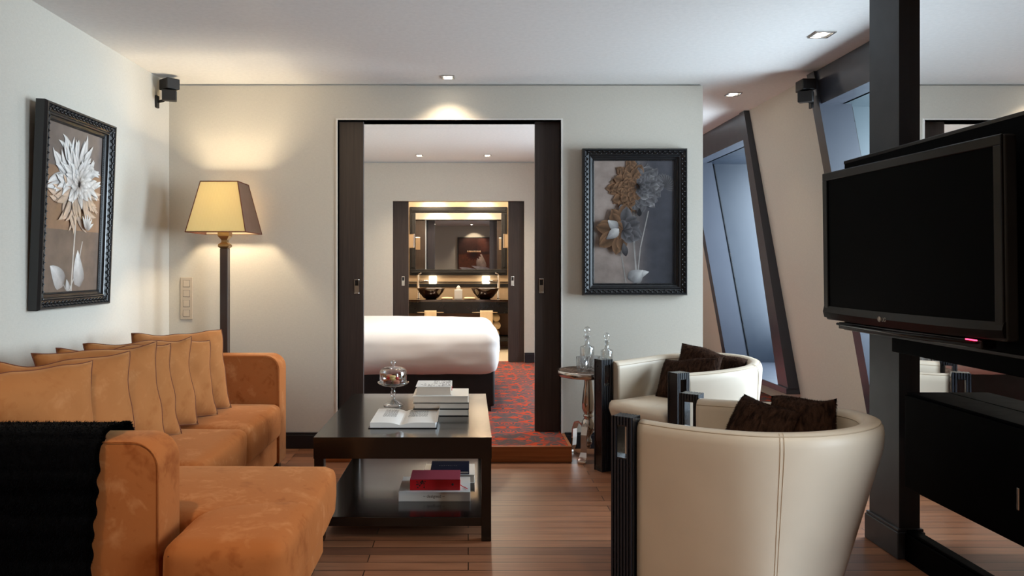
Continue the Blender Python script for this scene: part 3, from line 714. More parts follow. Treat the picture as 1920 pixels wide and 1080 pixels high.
# ================================================================== SOFA
S = thing('corner_sofa', 'orange suede corner sofa with chaise along the left wall', 'sofa', (-1.5, 3.5, 0))
sx0 = XL+.03
m = MB(); m.box(sx0+.03, -1.16, 2.55, 4.60, .05, .22, .015); m.box(sx0+.03, -.60, 2.56, 3.15, .05, .20, .02); m.box(-.93, -.60, 2.31, 2.6, .05, .20, .02)
m.build('base', M['suede'], S)
m = MB(); m.cushion(sx0, -1.84, 2.32, 4.76, .06, .66, .05, .0, 14); m.build('backrest', M['suede'], S)
def arm(y0, y1, x1, x0=sx0):
    # rounded top towards the room end
    pts = []; r = .085; z1 = .705; z0 = .05
    prof = [(x0, z0), (x0, z1)]
    for k in range(9):
        a = PI/2*(1-k/8); prof.append((x1-r+r*cos(a), z1-r+r*sin(a)))
    prof.append((x1, z0))
    b = bmesh.new(); A = [b.verts.new((p[0], y0, p[1])) for p in prof]; B = [b.verts.new((p[0], y1, p[1])) for p in prof]; n = len(prof)
    b.faces.new(A); b.faces.new(B[::-1])
    for i in range(n): b.faces.new((A[i], B[i], B[(i+1) % n], A[(i+1) % n]))
    bmesh.ops.recalc_face_normals(b, faces=b.faces[:])
    bmesh.ops.bevel(b, geom=[e_ for e_ in b.edges if abs(e_.verts[0].co.y-e_.verts[1].co.y) < 1e-6], offset=.012, segments=3, profile=.5, affect='EDGES')
    mm = MB(); mm.merge(b, True); o = mm.build('arm', M['suede'], S)
    mm = MB(); pp = [(p[0], y0-.001, p[1]) for p in prof[1:]]; mm.tube(pp, .0018, 5); mm.build('piping', M['suede'], o); return o
arm(4.595, 4.775, -1.147); arm(2.335, 2.515, -.955)
for (y0, y1, sd) in ((3.905, 4.59, 1), (3.19, 3.895, 2)):
    m = MB(); m.cushion(-1.86, -1.132, y0, y1, .215, .415, .035, .012, 16, sd, .003); m.build('seat_cushion', M['suede'], S)
m = MB(); m.cushion(-1.86, -.552, 2.53, 3.185, .20, .415, .045, .014, 20, 5, .004); m.cushion(-.925, -.553, 2.262, 2.72, .20, .412, .045, .012, 16, 8, .004)
m.build('chaise_cushion', M['suede'], S)
m = MB(); m.tube([(-.58, 2.275, .385), (-.58, 3.17, .385)], .002, 5); m.tube([(-.90, 2.268, .378), (-.59, 2.268, .378)], .002, 5); m.build('seam', M['pipe'], S)
for (fx, fy) in ((-.66, 2.36), (-.66, 3.08), (-1.2, 4.7), (-1.95, 4.7), (-1.95, 2.4), (-1.1, 2.4)):
    MB().box(fx-.03, fx+.03, fy-.03, fy+.03, 0, .052, .004).build('foot', M['black'], S)

# pillows -----------------------------------------------------------------
def pillow_mb(W, H, T, seed, concave=.06, wr=.016, n=26, plump=.62):
    m = MB(); V = {}
    def pos(u, v, side):
        a, b_ = 2*u-1, 2*v-1
        x_ = a*W/2*(1-concave*2*(1-b_*b_)*a*a*.6); z_ = H/2+b_*H/2*(1-concave*2*(1-a*a)*b_*b_*.6)
        t_ = T/2*max(0, (1-a**4))**plump*max(0, (1-b_**4))**plump*(.8+.2*(1-a*a)*(1-b_*b_))
        edge = min(1, 3*min(1-abs(a), 1-abs(b_)))
        nn = mnoise.noise(Vector((x_*5+seed*3.7, z_*4, side*2)))*1.3+(.5-abs(mnoise.noise(Vector((x_*7+z_*5+seed, z_*3, side*5)))))*1.6+.4*mnoise.noise(Vector((x_*18+seed, z_*12, side)))
        # creases radiating from the corners
        cr = sin((a*b_)*18+seed)*.5*(abs(a*b_)**1.5)
        y_ = side*(t_+(nn+cr)*wr*edge)
        z_ += mnoise.noise(Vector((x_*6+seed, 0, seed)))*.022*max(0, b_); x_ += mnoise.noise(Vector((z_*7+seed, 3, seed)))*.018*a*abs(a)
        return (x_, y_, z_)
    for side in (-1, 1):
        for i in range(n+1):
            for j in range(n+1):
                bd_ = i in (0, n) or j in (0, n)
                if side == 1 and bd_: V[(1, i, j)] = V[(-1, i, j)]; continue
                V[(side, i, j)] = m.b.verts.new(pos(i/n, j/n, side if not bd_ else 0))
        for i in range(n):
            for j in range(n):
                q = [V[(side, i, j)], V[(side, i+1, j)], V[(side, i+1, j+1)], V[(side, i, j+1)]]
                if side == 1: q = q[::-1]
                f = m.b.faces.new(q); f.smooth = True
    edge = [pos(i/n, 0, 0) for i in range(n)]+[pos(1, j/n, 0) for j in range(n)]+[pos(1-i/n, 1, 0) for i in range(n)]+[pos(0, 1-j/n, 0) for j in range(n)]
    return m, edge
pil = [ # right-bottom corner x,y ; yaw ; lean ; height ; label
 ((-1.375, 4.40), 47, 13, .47, 'topmost rear tan suede pillow leaning against the far sofa arm'),
 ((-1.385, 4.19), 49, 12, .43, 'tan suede pillow second from the far sofa arm'),
 ((-1.405, 3.96), 50, 12, .46, 'tan suede pillow third from the far sofa arm'),
 ((-1.405, 3.71), 50, 13, .46, 'narrow visible tan suede pillow just behind the creased one'),
 ((-1.385, 3.50), 49, 14, .48, 'creased tan suede pillow whose corner folds on the seat'),
 ((-1.40, 3.24), 52, 12, .46, 'tan suede pillow second from the black fur throw'),
 ((-1.43, 2.99), 60, 12, .46, 'large tan suede pillow nearest the black fur throw')]
for k, ((bx, by), yaw, lean, H, lab) in enumerate(pil):
    W_ = .54; ya = math.radians(yaw)
    c = (bx-W_/2*cos(ya), by-W_/2*sin(ya), .424)
    t = thing('throw_pillow', lab, 'pillow', c, 0, 'tan suede pillows in a row on the sofa')
    t.rotation_euler = Matrix.Rotation(ya, 4, 'Z').to_euler()
    t.rotation_euler = (Matrix.Rotation(ya, 3, 'Z') @ Matrix.Rotation(-math.radians(lean), 3, 'X')).to_euler()
    mb, edge = pillow_mb(W_, H, .15, k*1.7+1)
    mb.build('pillow_body', M['suede2'], t, world=False)
    MB().tube(edge, .0028, 5, closed=True).build('piping', M['pipe'], t, world=False)

# fur helper: dense short strands over a point sampler -----------------------------------
def strands(m, samples, ln, wd, rnd, droop=(0, 0, -.5)):
    for p, n in samples:
        d = (Vector(n)+Vector((rnd.uniform(-.6, .6), rnd.uniform(-.6, .6), rnd.uniform(-.6, .6)))+Vector(droop)).normalized()
        s_ = d.cross(Vector((rnd.uniform(-1, 1), rnd.uniform(-1, 1), rnd.uniform(-1, 1)))).normalized()*wd
        q = Vector(p); L_ = ln*rnd.uniform(.6, 1.2)
        v = [m.b.verts.new(q-s_), m.b.verts.new(q+s_), m.b.verts.new(q+d*L_+Vector((0, 0, -L_*.15)))]
        f = m.b.faces.new(v); f.material_index = m.mi
# black fur throw over the near arm ------------------------------------------------------
TX0, TX1t, TX1b = -2.0, -1.125, -1.15
prof = [(2.545, .50), (2.548, .60), (2.545, .68), (2.52, .722), (2.47, .735), (2.40, .736), (2.345, .728), (2.318, .70), (2.308, .64)]+[(2.305-.004*sin(i*1.3), .64-.0325*i) for i in range(1, 12)]
def throw_pt(u, v, off=0):
    k = v*(len(prof)-1); i = min(int(k), len(prof)-2); f = k-i
    y_ = prof[i][0]*(1-f)+prof[i+1][0]*f; z_ = prof[i][1]*(1-f)+prof[i+1][1]*f
    fr = sstep(.35, 1, v); x1 = TX1t*(1-fr)+TX1b*fr+.003*sin(v*60)
    x_ = TX0+(x1-TX0)*u
    rid = .006*abs(sin(v*PI*9))
    d = Vector((0, y_-2.43, (z_-.60)*1.2 if z_ > .6 else 0)); d.normalize()
    return Vector((x_, y_, z_))+d*(rid+off), d
m = MB(); m.grid(lambda u, v: throw_pt(u, v)[0], 60, 120)
m.grid(lambda u, v: throw_pt(u, 1-v, -.010)[0], 60, 120)
rnd = random.Random(2); sm = []
for i in range(26000):
    u = rnd.random(); v = rnd.random()**.9
    if i % 5 == 0: u = 1-abs(rnd.gauss(0, .006))
    if i % 9 == 0: v = 1-abs(rnd.gauss(0, .01))
    p, n = throw_pt(min(1, max(0, u)), min(1, max(0, v))); sm.append((p, n+Vector((.8 if u > .985 else 0, 0, 0))))
strands(m, sm, .010, .0011, rnd)
tag(m.build('fur_throw', M['furblack']), 'black fur throw draped over the near sofa arm', 'throw blanket')

# ================================================================== COFFEE TABLE
T = thing('coffee_table', 'low black lacquered coffee table with lower shelf in the centre', 'table', (-.297, 4.02, 0))
tx0, tx1, ty0, ty1 = -.701, .106, 3.43, 4.61
MB().box(tx0, tx1, ty0, ty1, .438, .473).build('tabletop', M['table'], T)
m = MB(); m.box(tx0, tx1, ty0, ty0+.03, .376, .438).box(tx0+.004, tx1-.004, ty1-.03, ty1-.004, .376, .438).box(tx0+.004, tx0+.03, ty0+.03, ty1-.03, .376, .438).box(tx1-.03, tx1-.004, ty0+.03, ty1-.03, .376, .438)
m.build('apron', M['table'], T)
for x_ in (tx0+.002, tx1-.047):
    for y_ in (ty0+.002, ty1-.047): MB().box(x_, x_+.045, y_, y_+.045, 0, .438, .003).build('leg', M['table'], T)
MB().box(tx0+.01, tx1-.01, ty0+.012, ty1-.012, .066, .108, .003).build('shelf', M['table'], T)

# books ---------------------------------------------------------------------------------
def book(x0, x1, y0, y1, z0, h, label, cover, group, spine_front=False, cov_t=.0035, top=None, rz=0, nm='book'):
    """closed book lying flat. spine_front: the spine faces the camera, else the page block does"""
    cx_, cy_ = (x0+x1)/2, (y0+y1)/2
    t = thing(nm, label, 'book', (cx_, cy_, z0), rz, group)
    W_, D_ = (x1-x0)/2, (y1-y0)/2; m = MB()
    m.box(-W_, W_, -D_, D_, 0, cov_t, .001)
    m2 = MB(); m2.box(-W_, W_, -D_, D_, h-cov_t, h, .001)
    if spine_front: m.box(-W_, W_, -D_, -D_+.004, .0005, h-.0005, .0015)
    else: m.box(-W_, W_, D_-.004, D_, .0005, h-.0005, .0015)
    m.build('cover', cover, t, world=False)
    m2.build('front_cover', top or cover, t, world=False)
    y_a, y_b = (-D_+.004, D_-.006) if spine_front else (-D_+.006, D_-.004)
    MB().box(-W_+.005, W_-.005, y_a, y_b, cov_t, h-cov_t).build('page_block', M['page'], t, world=False)
    return t
G1 = 'books stacked at the back of the coffee table top'
book(-.287, .002, 3.915, 4.17, .473, .036, 'grey book at the bottom of the stack on the tabletop', M['coverk'], G1)
book(-.284, .004, 3.915, 4.165, .509, .033, 'middle large book in the stack on the tabletop', M['coverk'], G1)
book(-.288, .002, 3.918, 4.165, .542, .035, 'large white covered book under the small patterned one', M['page'], G1, top=M['coverw'])
t = book(-.275, -.088, 3.95, 4.16, .577, .044, 'small patterned white book on top of the tabletop stack', M['page'], G1, top=M['pagew'])
rnd = random.Random(4); m = MB()
for i in range(150):
    u = rnd.random()**.6; v = rnd.random(); x_ = -.085+.17*u; y_ = -.095+.19*v
    if u < .45 and v > .45: continue
    m.box(x_, x_+rnd.uniform(.003, .009), y_, y_+rnd.uniform(.003, .006), .0439, .0443)
m.build('cover_lettering', M['inkd'], t, world=False)
m = MB(); m.tube([(.092, -.06, .040), (.096, -.075, .035), (.095, -.085, .020)], .0018, 5); m.build('ribbon_marker', M['berry'], t, world=False)
# open book
t = thing('open_book', 'open white book lying on the front of the coffee table', 'book', (-.31, 3.80, .473))
m = MB(); m.box(-.168, .160, -.185, .185, 0, .004, .001); m.build('cover', M['coverk'], t, world=False)
def pagez(u): # across x
    return .013+.020*(1-math.exp(-abs(u)*26))*(1-.30*abs(u)/.16)
m = MB(); nx_ = 40
top_ = [(-.160+.314*i/nx_, pagez(-.160+.314*i/nx_+.015)) for i in range(nx_+1)]
A = [m.b.verts.new((x_, -.18, z_)) for x_, z_ in top_]; B = [m.b.verts.new((x_, .18, z_)) for x_, z_ in top_]
A0 = [m.b.verts.new((x_, -.18, .004)) for x_, z_ in top_]; B0 = [m.b.verts.new((x_, .18, .004)) for x_, z_ in top_]
for i in range(nx_):
    for q in ((A[i], A[i+1], B[i+1], B[i]), (A0[i], A0[i+1], A[i+1], A[i]), (B[i], B[i+1], B0[i+1], B0[i])): m.b.faces.new(q)
m.b.faces.new((A[0], B[0], B0[0], A0[0])); m.b.faces.new((B[-1], A[-1], A0[-1], B0[-1]))
m.build('pages', M['pagew'], t, world=False)
m = MB()   # curled leaf at the right edge
m.grid(lambda u, v: (.150+.014*sin(u*1.6), -.18+.36*v, .026+.030*u*(0.3+.7*v)), 5, 6); m.build('curled_page', M['pagew'], t, world=False)
for cx0, cx1 in ((-.115, -.045), (.010, .110)):
    m = MB()
    for r_ in range(15):
        y_ = .145-.0125*r_
        x_ = cx0
        while x_ < cx1-.004:
            w_ = rnd.uniform(.006, .016); w_ = min(w_, cx1-x_)
            z_ = max(pagez(x_+.015), pagez(x_+w_+.015))+.0002
            m.box(x_, x_+w_-.003, y_, y_+.004, z_, z_+.0003); x_ += w_
    m.build('printed_text', M['ink'], t, world=False)
# lower shelf
G2 = 'books on the lower shelf of the coffee table'
t = book(-.338, .010, 3.67, 3.94, .108, .046, 'white book lying under the red one on the lower shelf', M['coverw'], G2, spine_front=True)
m = MB(); RX = Matrix.Rotation(PI/2, 4, 'X')
add_text(m, '~ designed ~', .020, Matrix.Translation((-.055, -.1355, .019)) @ RX)
m.build('spine_lettering', M['inkd'], t, world=False)
t = book(-.285, -.04, 3.70, 3.87, .154, .053, 'thick red book with ribbon on the lower shelf', M['coverr'], G2, spine_front=True, top=M['coverrt'])
m = MB()
for k_ in range(26): 
    x_ = -.095+.045*rnd.random(); z_ = .010+.033*rnd.random(); m.box(x_, x_+rnd.uniform(.002, .008), -.0858, -.0852, z_, z_+rnd.uniform(.002, .008))
m.build('spine_lettering', M['inkd'], t, world=False); m = MB()
m.lathe([(0, 0), (.006, 0), (.006, .0005), (0, .0005)], 12, (0, 0, 0)); 
for v in list(m.b.verts)[-26:]: v.co = Vector((v.co.x+.086, -.0856-v.co.z, v.co.y+.028))
m.build('spine_emblem', M['inkd'], t, world=False)
MB().tube([(.12, -.03, .012), (.135, -.05, .008), (.150, -.055, -.001+.004), (.158, -.075, .004)], .0022, 6).build('ribbon_marker', M['coverr'], t, world=False)
t = book(-.235, .035, 3.98, 4.20, .108, .045, 'thick white book beneath the navy one on the lower shelf', M['coverw'], G2)
t = book(-.20, .005, 3.985, 4.19, .153, .018, 'navy blue book on top at the back of the lower shelf', M['coverb'], G2)
m = MB(); add_text(m, 'P O R T R A I T S', .013, Matrix.Translation((-.06, .0, .0181))); m.build('cover_lettering', M['ink'], t, world=False)

# cake stand with glass dome --------------------------------------------------------------
cx, cy, cz = -.418, 4.22, .473
t = thing('cake_stand', 'small glass pedestal cake stand with dome at the table back', 'cake stand', (cx, cy, cz))
m = MB(); m.lathe([(0, .002), (.053, 0), (.054, .004), (.046, .012), (.022, .026), (.011, .040), (.009, .050), (.016, .058), (.011, .066), (.016, .074), (.010, .082), (.010, .094), (.020, .104), (.060, .112), (.082, .122), (.088, .130), (.086, .132), (.070, .124), (.0, .118)], 32, (cx, cy, cz))
m.build('pedestal_plate', M['glass'], t)
m = MB(); m.lathe([(.074, .125), (.076, .15), (.076, .185), (.070, .200), (.052, .211), (.020, .216), (.008, .220), (.006, .226), (.014, .232), (.017, .240), (.012, .248), (0, .250)], 32, (cx, cy, cz)); m.build('dome', M['glass'], t)
rnd = random.Random(11); k = 0
mac = [(.0, .0, .125), (.040, .0, .125), (-.040, .005, .125), (.02, .038, .125), (-.02, -.038, .125), (.022, -.040, .125), (-.022, .038, .125), (.02, .0, .150), (-.022, .004, .150), (.0, -.03, .150)]
for (ax, ay, az) in mac:
    k += 1; name = ['pink', 'cream', 'chocolate'][k % 3]; mt = [M['mac1'], M['mac2'], M['mac3']][k % 3]
    o = MB().lathe([(0, 0), (.014, .001), (.018, .005), (.017, .009), (.0165, .010), (.0165, .013), (.017, .014), (.018, .018), (.014, .022), (0, .024)], 16, (0, 0, 0)).build('macaron', mt)
    o.location = (cx+ax, cy+ay, cz+az-.002); lv = 'upper layer' if az > .13 else 'lower layer'
    tag(o, '%s macaron in the %s under the glass dome%s' % (name, lv, ', '+['left side', 'right side', 'middle'][0 if ax < -.01 else (1 if ax > .01 else 2)]+(' front' if ay < -.01 else ' back' if ay > .01 else ' centre')), 'macaron', 'macarons under the glass dome')
for ax, ay, wh in ((-.024, -.030, 'left'), (.026, -.034, 'right')):
    o = MB().ball((0, 0, 0), .009, 12).build('raspberry', M['berry']); o.location = (cx+ax, cy+ay, cz+.156 if ax > 0 else cz+.156)
    tag(o, '%s of two red berries on the macarons under glass' % wh, 'berry', 'red berries under the glass dome')

# ================================================================== ARMCHAIRS
def armchair(name, label, loc, yaw):
    """local frame: +x to the chair's back, y sideways, origin between the two front posts"""
    R = thing(name, label, 'armchair', loc, yaw, 'cream leather tub armchairs')
    HW = .335
    def plan(s, inset):
        """s in -1..1 (arm end .. back .. arm end), returns outer/inner plan point"""
        sg = 1 if s >= 0 else -1; q = 1-abs(s)        # q=0 at post, 1 at centre of back
        if q < .4:
            t_ = q/.4; u = .05+.37*t_; v = HW+.042*sin(t_*PI/2)-inset
        else:
            a = (q-.4)/.6*PI/2; u = .42+(.40-inset)*sin(a); v = (HW+.042-inset)*cos(a)
        return u, sg*v
    th = .085
    def shell(s, p):
        sec = SEC; k = p*(len(sec)-1); i = min(int(k), len(sec)-2); f = k-i
        ins = sec[i][0]*(1-f)+sec[i+1][0]*f; z = sec[i][1]*(1-f)+sec[i+1][1]*f
        q = 1-abs(s); top = .665+.035*sstep(0, 1, q)
        z = .045+(z)*(top-.045)
        u, v = plan(s, ins)
        wgt = sstep(.48, .82, u); tp = .165*(1-min(1, z/.62))**1.0*wgt
        if ins > .5*th: tp *= .6
        u -= tp
        v *= 1-.06*wgt*(1-min(1, z/.62))
        return (u, v, z)
    SEC = [(0.004, 0), (0, .08), (0, .25), (0, .45), (0, .65), (0, .85), (.001, .93), (.004, .965), (.014, .988), (.030, 1), (.055, 1), (.070, .99), (.081, .965), (th, .93), (th, .8), (th, .6)]
    m = MB(); n = 72
    V = m.grid(lambda a, b_: shell(-1+2*a, b_), n, len(SEC)-1)
    for i, rev in ((0, False), (n, True)):
        col = V[i]; f = m.b.faces.new(col if rev else col[::-1])
    m.b.faces.new([V[i][0] for i in range(n+1)][::-1])
    bmesh.ops.recalc_face_normals(m.b, faces=m.b.faces[:])
    sh = m.build('shell', M['leather'], R, world=False)
    # seams: along the rim, and one vertical either side
    m = MB()
    ed = [shell(-1+2*a/72, 8/(len(SEC)-1)) for a in range(73)]; m.tube(ed, .0022, 5)
    ed = [shell(-1+2*a/72, 12/(len(SEC)-1)) for a in range(73)]; m.tube(ed, .0022, 5)
    for sg in (-1, 1):
        s_ = sg*(1-.55); ed = [shell(s_, k_/60) for k_ in range(0, 60)]
        m.tube([(p[0], p[1]+sg*.0008, p[2]) for p in ed[:38]], .0011, 5); ed = [shell(s_-sg*.012, k_/60) for k_ in range(0, 60)]; m.tube([(p[0], p[1]+sg*.0008, p[2]) for p in ed[:38]], .0011, 5)
        for k_ in range(0, 60):
            z_ = .07+k_*.0098
            if z_ > .64: break
            kk = (z_-.045)/(.68-.045); idx = 0
            pA = shell(s_-sg*.007, 0); 
    m.build('seam', M['stitch'], sh, world=False)
    # seat with rounded front that projects past the posts
    m = MB(); ring = []
    def outline(ins):
        pts = []
        for k_ in range(25):
            s_ = -1+2*k_/24; u, v = plan(s_, th+.002+ins); pts.append((u-.02*sstep(.3, .8, u), v))
        fr = []
        for k_ in range(1, 12):
            a = PI*k_/12; fr.append((.0-(.055-ins*.5)*sin(a)**.8, (HW-.075-ins)*cos(a)))
        return pts+fr
    prof_ = [(.03, .05), (.0, .07), (.0, .30), (.0, .395), (.006, .425), (.022, .443), (.06, .452), (.16, .458)]
    rings = []
    for ins, z_ in prof_:
        o_ = outline(ins); 
        if z_ < .35:
            o_ = [((max(.02, u) if u < .02 else u-.10*(1-z_/.35)*sstep(.3, .7, u)), v) for u, v in o_]
        rings.append([m.b.verts.new((u, v, z_)) for u, v in o_])
    for A, B in zip(rings, rings[1:]):
        for k_ in range(len(A)):
            f = m.b.faces.new((A[k_], A[(k_+1) % len(A)], B[(k_+1) % len(A)], B[k_])); f.smooth = True
    c_ = m.b.verts.new((.33, 0, .462))
    for k_ in range(len(rings[-1])):
        f = m.b.faces.new((rings[-1][k_], rings[-1][(k_+1) % len(rings[-1])], c_)); f.smooth = True
    m.b.faces.new(rings[0][::-1]); bmesh.ops.recalc_face_normals(m.b, faces=m.b.faces[:])
    m.build('seat', M['leather'], R, world=False)
    for sg in (-1, 1):
        yc = sg*.325; w2 = .032; d0, d1 = -.045, .045; H = .68
        m = MB()
        zl, zh_ = .525, .643
        m.box(d0+.006, d1, yc-w2, yc+w2, 0, zl)
        m.box(d0+.006, d1, yc-w2, yc+w2, zh_, H)
        m.box(d0+.006, d0+.026, yc-w2, yc+w2, zl, zh_); m.box(d1-.022, d1, yc-w2, yc+w2, zl, zh_)
        m.build('post', M['black'], R, world=False); m = MB()
        for k_ in range(7):       # fluted side faces
            x_ = d0+.003+.0128*k_
            for ya_, yb_ in ((yc-w2-.006, yc-w2), (yc+w2, yc+w2+.006)):
                if 2 <= k_ <= 4: m.box(x_, x_+.007, ya_, yb_, 0, zl-.005); m.box(x_, x_+.007, ya_, yb_, zh_+.005, H)
                else: m.box(x_, x_+.007, ya_, yb_, 0, H)
        m.build('fluted_face', M['flute'], R, world=False)
    return R
armchair('tub_armchair', 'cream tub armchair beside the side table, facing the sofa', (.978, 4.35, 0), math.atan2(.46, .888))
armchair('tub_armchair', 'large cream tub armchair in the right foreground seen from behind', (.80, 3.14, 0), math.atan2(-.617, .787))
def fur_pillow(c, rot, W_, H, T_, label, seed):
    m, edge = pillow_mb(W_, H, T_, seed, .04, .010, 18, .5)
    rnd = random.Random(seed); sm = []
    m.b.faces.ensure_lookup_table(); m.b.normal_update(); fs = list(m.b.faces)
    ar = [f.calc_area() for f in fs]
    for f in rnd.choices(fs, ar, k=12000):
        vs = [v.co for v in f.verts]; a, b_ = rnd.random(), rnd.random()
        p = vs[0]*(1-a)*(1-b_)+vs[1]*a*(1-b_)+vs[2]*a*b_+vs[3]*(1-a)*b_; sm.append((p.copy(), f.normal.copy()))
    strands(m, sm, .008, .0007, rnd, (.3, 0, -.4))
    o = m.build('fur_cushion', M['furbrown']); o.location = c; o.rotation_euler = rot
    return tag(o, label, 'cushion', 'brown fur cushions on the armchairs')
R_ = math.radians
# near chair
fur_pillow((1.10, 3.02, .455), (R_(-26), R_(6), R_(-66)), .30, .27, .12, 'dark brown velvet cushion at left in the foreground armchair', 3)
fur_pillow((1.29, 2.93, .455), (R_(-18), R_(-8), R_(-50)), .27, .29, .14, 'dark brown fur cushion at right in the foreground armchair', 5)
# far chair
fur_pillow((1.44, 4.66, .460), (R_(-14), R_(8), R_(-50)), .46, .28, .13, 'brown fur cushion at the back of the far armchair', 7)
fur_pillow((1.26, 4.46, .460), (R_(-30), R_(-8), R_(-56)), .44, .27, .12, 'smooth brown cushion leaning in front in the far armchair', 9)

# ================================================================== SIDE TABLE
sxc, syc = .785, 4.95
t = thing('side_table', 'round silver pedestal side table with three legs by the doorway', 'side table', (sxc, syc, 0))
MB().lathe([(0, .568), (.192, .568), (.196, .571)], 48, (sxc, syc, 0)).lathe([(.192, .5685), (.197, .572), (.200, .570), (.201, .552), (.199, .536), (.192, .532), (.02, .536), (0, .536)], 48, (sxc, syc, 0)).build('table_rim', M['silver'], t)
MB().lathe([(0, .5715), (.190, .5715), (.190, .562)], 48, (sxc, syc, 0)).build('tabletop', M['weave'], t)
MB().lathe([(.034, .536), (.036, .530), (.030, .525), (.027, .535), (.026, .50), (.033, .44), (.042, .36), (.042, .32), (.030, .29), (.026, .285), (.034, .277), (.034, .268), (.026, .262), (.036, .245), (.045, .225), (.045, .19), (.034, .17), (.020, .15), (.016, .13), (.024, .115), (.026, .10), (.018, .085), (.012, .078), (.016, .068), (.008, .058), (0, .055)], 28, (sxc, syc, 0)).build('pedestal', M['silver'], t)
for k in range(3):
    a = R_(-112+120*k); pts = [(.03, .20), (.07, .225), (.105, .215), (.125, .17), (.128, .11), (.132, .06), (.150, .03), (.178, .014), (.19, .016)]
    m = MB(); W2 = .019
    ux, uy = cos(a), sin(a); nx, ny = -uy, ux; th_ = .006
    rows = []
    for i, (r_, z_) in enumerate(pts):
        p0, p1 = pts[max(0, i-1)], pts[min(len(pts)-1, i+1)]; d = Vector((p1[0]-p0[0], p1[1]-p0[1])).normalized(); n_ = (-d.y*th_, d.x*th_)
        w_ = W2*(1 if i < 6 else 1.25); hgt = 1 if i < 6 else 1.3
        rows.append([m.b.verts.new((sxc+ux*(r_+e*n_[0]*hgt)+nx*f*w_, syc+uy*(r_+e*n_[0]*hgt)+ny*f*w_, max(.001, z_+e*n_[1]*hgt))) for e, f in ((-1, -1), (-1, 1), (1, 1), (1, -1))])
    for A, B in zip(rows, rows[1:]):
        for q in range(4): f = m.b.faces.new((A[q], A[(q+1) % 4], B[(q+1) % 4], B[q])); f.smooth = False
    m.b.faces.new(rows[0][::-1]); m.b.faces.new(rows[-1]); bmesh.ops.recalc_face_normals(m.b, faces=m.b.faces[:])
    m.box(-.02, .02, -.026, .026, 0, .018, .004, mtx=Matrix.Translation((sxc+ux*.175, syc+uy*.175, 0)) @ Matrix.Rotation(a, 4, 'Z'))
    m.build('leg', M['silver'], t)
def decanter(x_, y_, z_, s, label):
    t = thing('crystal_decanter', label, 'decanter', (x_, y_, z_), 0, 'crystal decanters on the side table')
    m = MB(); r = .042*s
    m.lathe([(0, .002), (r*.95, 0), (r, .006), (r, .118*s), (r*.96, .128*s), (.016*s, .136*s), (.013*s, .15*s), (.013*s, .18*s), (.022*s, .186*s), (.022*s, .190*s), (.011*s, .190*s), (.011*s, .14*s), (r*.86, .120*s), (r*.86, .014), (0, .014)], 28, (x_, y_, z_)); m.build('bottle_body', M['glass'], t)
    m = MB(); m.lathe([(0, .18*s), (.010*s, .18*s), (.010*s, .192*s), (.016*s, .195*s), (.008*s, .201*s), (.014*s, .206*s), (.021*s, .218*s), (.021*s, .228*s), (.014*s, .240*s), (0, .245*s)], 20, (x_, y_, z_)); m.build('stopper', M['glass'], t)
q = P(1101, 690, 5.02); decanter(q[0], 5.02, .5715, 1.14, 'taller crystal decanter at left on the round side table')
q = P(1137.5, 690, 5.0); decanter(q[0], 5.0, .5715, .98, 'shorter crystal decanter partly behind the black chair post')
def tumbler(x_, y_, label):
    t = thing('crystal_tumbler', label, 'glass', (x_, y_, .5715), 0, 'cut crystal tumblers on the side table'); m = MB()
    m.lathe([(0, .001), (.034, 0), (.036, .01), (.041, .095), (.0385, .095), (.033, .02), (0, .018)], 24, (x_, y_, .5715))
    for k in range(12):
        a = 2*PI*k/12
        for sg in (-1, 1): m.tube([(x_+.0365*cos(a), y_+.0365*sin(a), .587), (x_+.0405*cos(a+sg*.5), y_+.0405*sin(a+sg*.5), .644)], .0012, 4)
    m.build('cut_glass_bowl', M['glass'], t)
tumbler(P(1092, 0, 4.88)[0], 4.88, 'nearer cut crystal tumbler in front of the taller decanter'); tumbler(P(1112, 0, 4.91)[0]+.01, 4.91, 'cut crystal tumbler beside the black chair post')

# ================================================================== MEDIA DIVIDER AT RIGHT
MX = 1.885
struct(MB().box(1.84, 1.97, 3.235, 3.475, 0, CEIL, .002).build('trim_7', M['pillar']))
struct(MB().box(1.825, 1.985, 3.22, 3.49, 0, .115, .004).box(1.830, 1.98, 3.225, 3.485, .115, .128, .003).build('baseboard_pillar', M['pillar']))
struct(MB().box(1.84, 1.97, 1.98, 2.15, 0, CEIL, .002).build('trim_8', M['pillar']))
o = tag(MB().box(MX, MX+.02, 2.15, 3.235, .02, CEIL-.002).build('wall_mirror', M['mirror']), 'full height mirror panel behind the television and cabinet', 'mirror')
MB().box(MX+.02, MX+.07, 2.15, 3.235, .0, CEIL-.002).build('backing_panel', M['pillar'], o)
struct(MB().box(MX-.03, MX+.02, 2.15, 3.22, 0, .115, .003).box(MX-.022, MX+.02, 2.15, 3.22, .115, .128, .003).build('baseboard_mirror', M['cabinet']))
PN = thing('tv_back_panel', 'black wall panel mounted behind the television', 'panel', (1.80, 2.7, .96))
m = MB().box(1.75, 1.84, 2.0, 3.525, .955, 1.735, .003); m.build('panel', M['cabinet'], PN)
MB().box(1.748, 1.76, 2.0, 3.527, 1.722, 1.737, .002).box(1.748, 1.76, 2.0, 3.527, .953, .966, .002).build('edge_strip', M['bezel'], PN)
MB().box(1.80, 1.884, 2.16, 3.22, .885, .953, .003).build('cable_shelf', M['cabinet'], PN)
CB = thing('media_cabinet', 'long black gloss cabinet mounted on the mirror under the television', 'cabinet', (1.8, 2.1, .37))
MB().box(1.725, 1.884, 2.02, 2.98, .374, .752, .003).build('cabinet_body', M['cabinet'], CB)
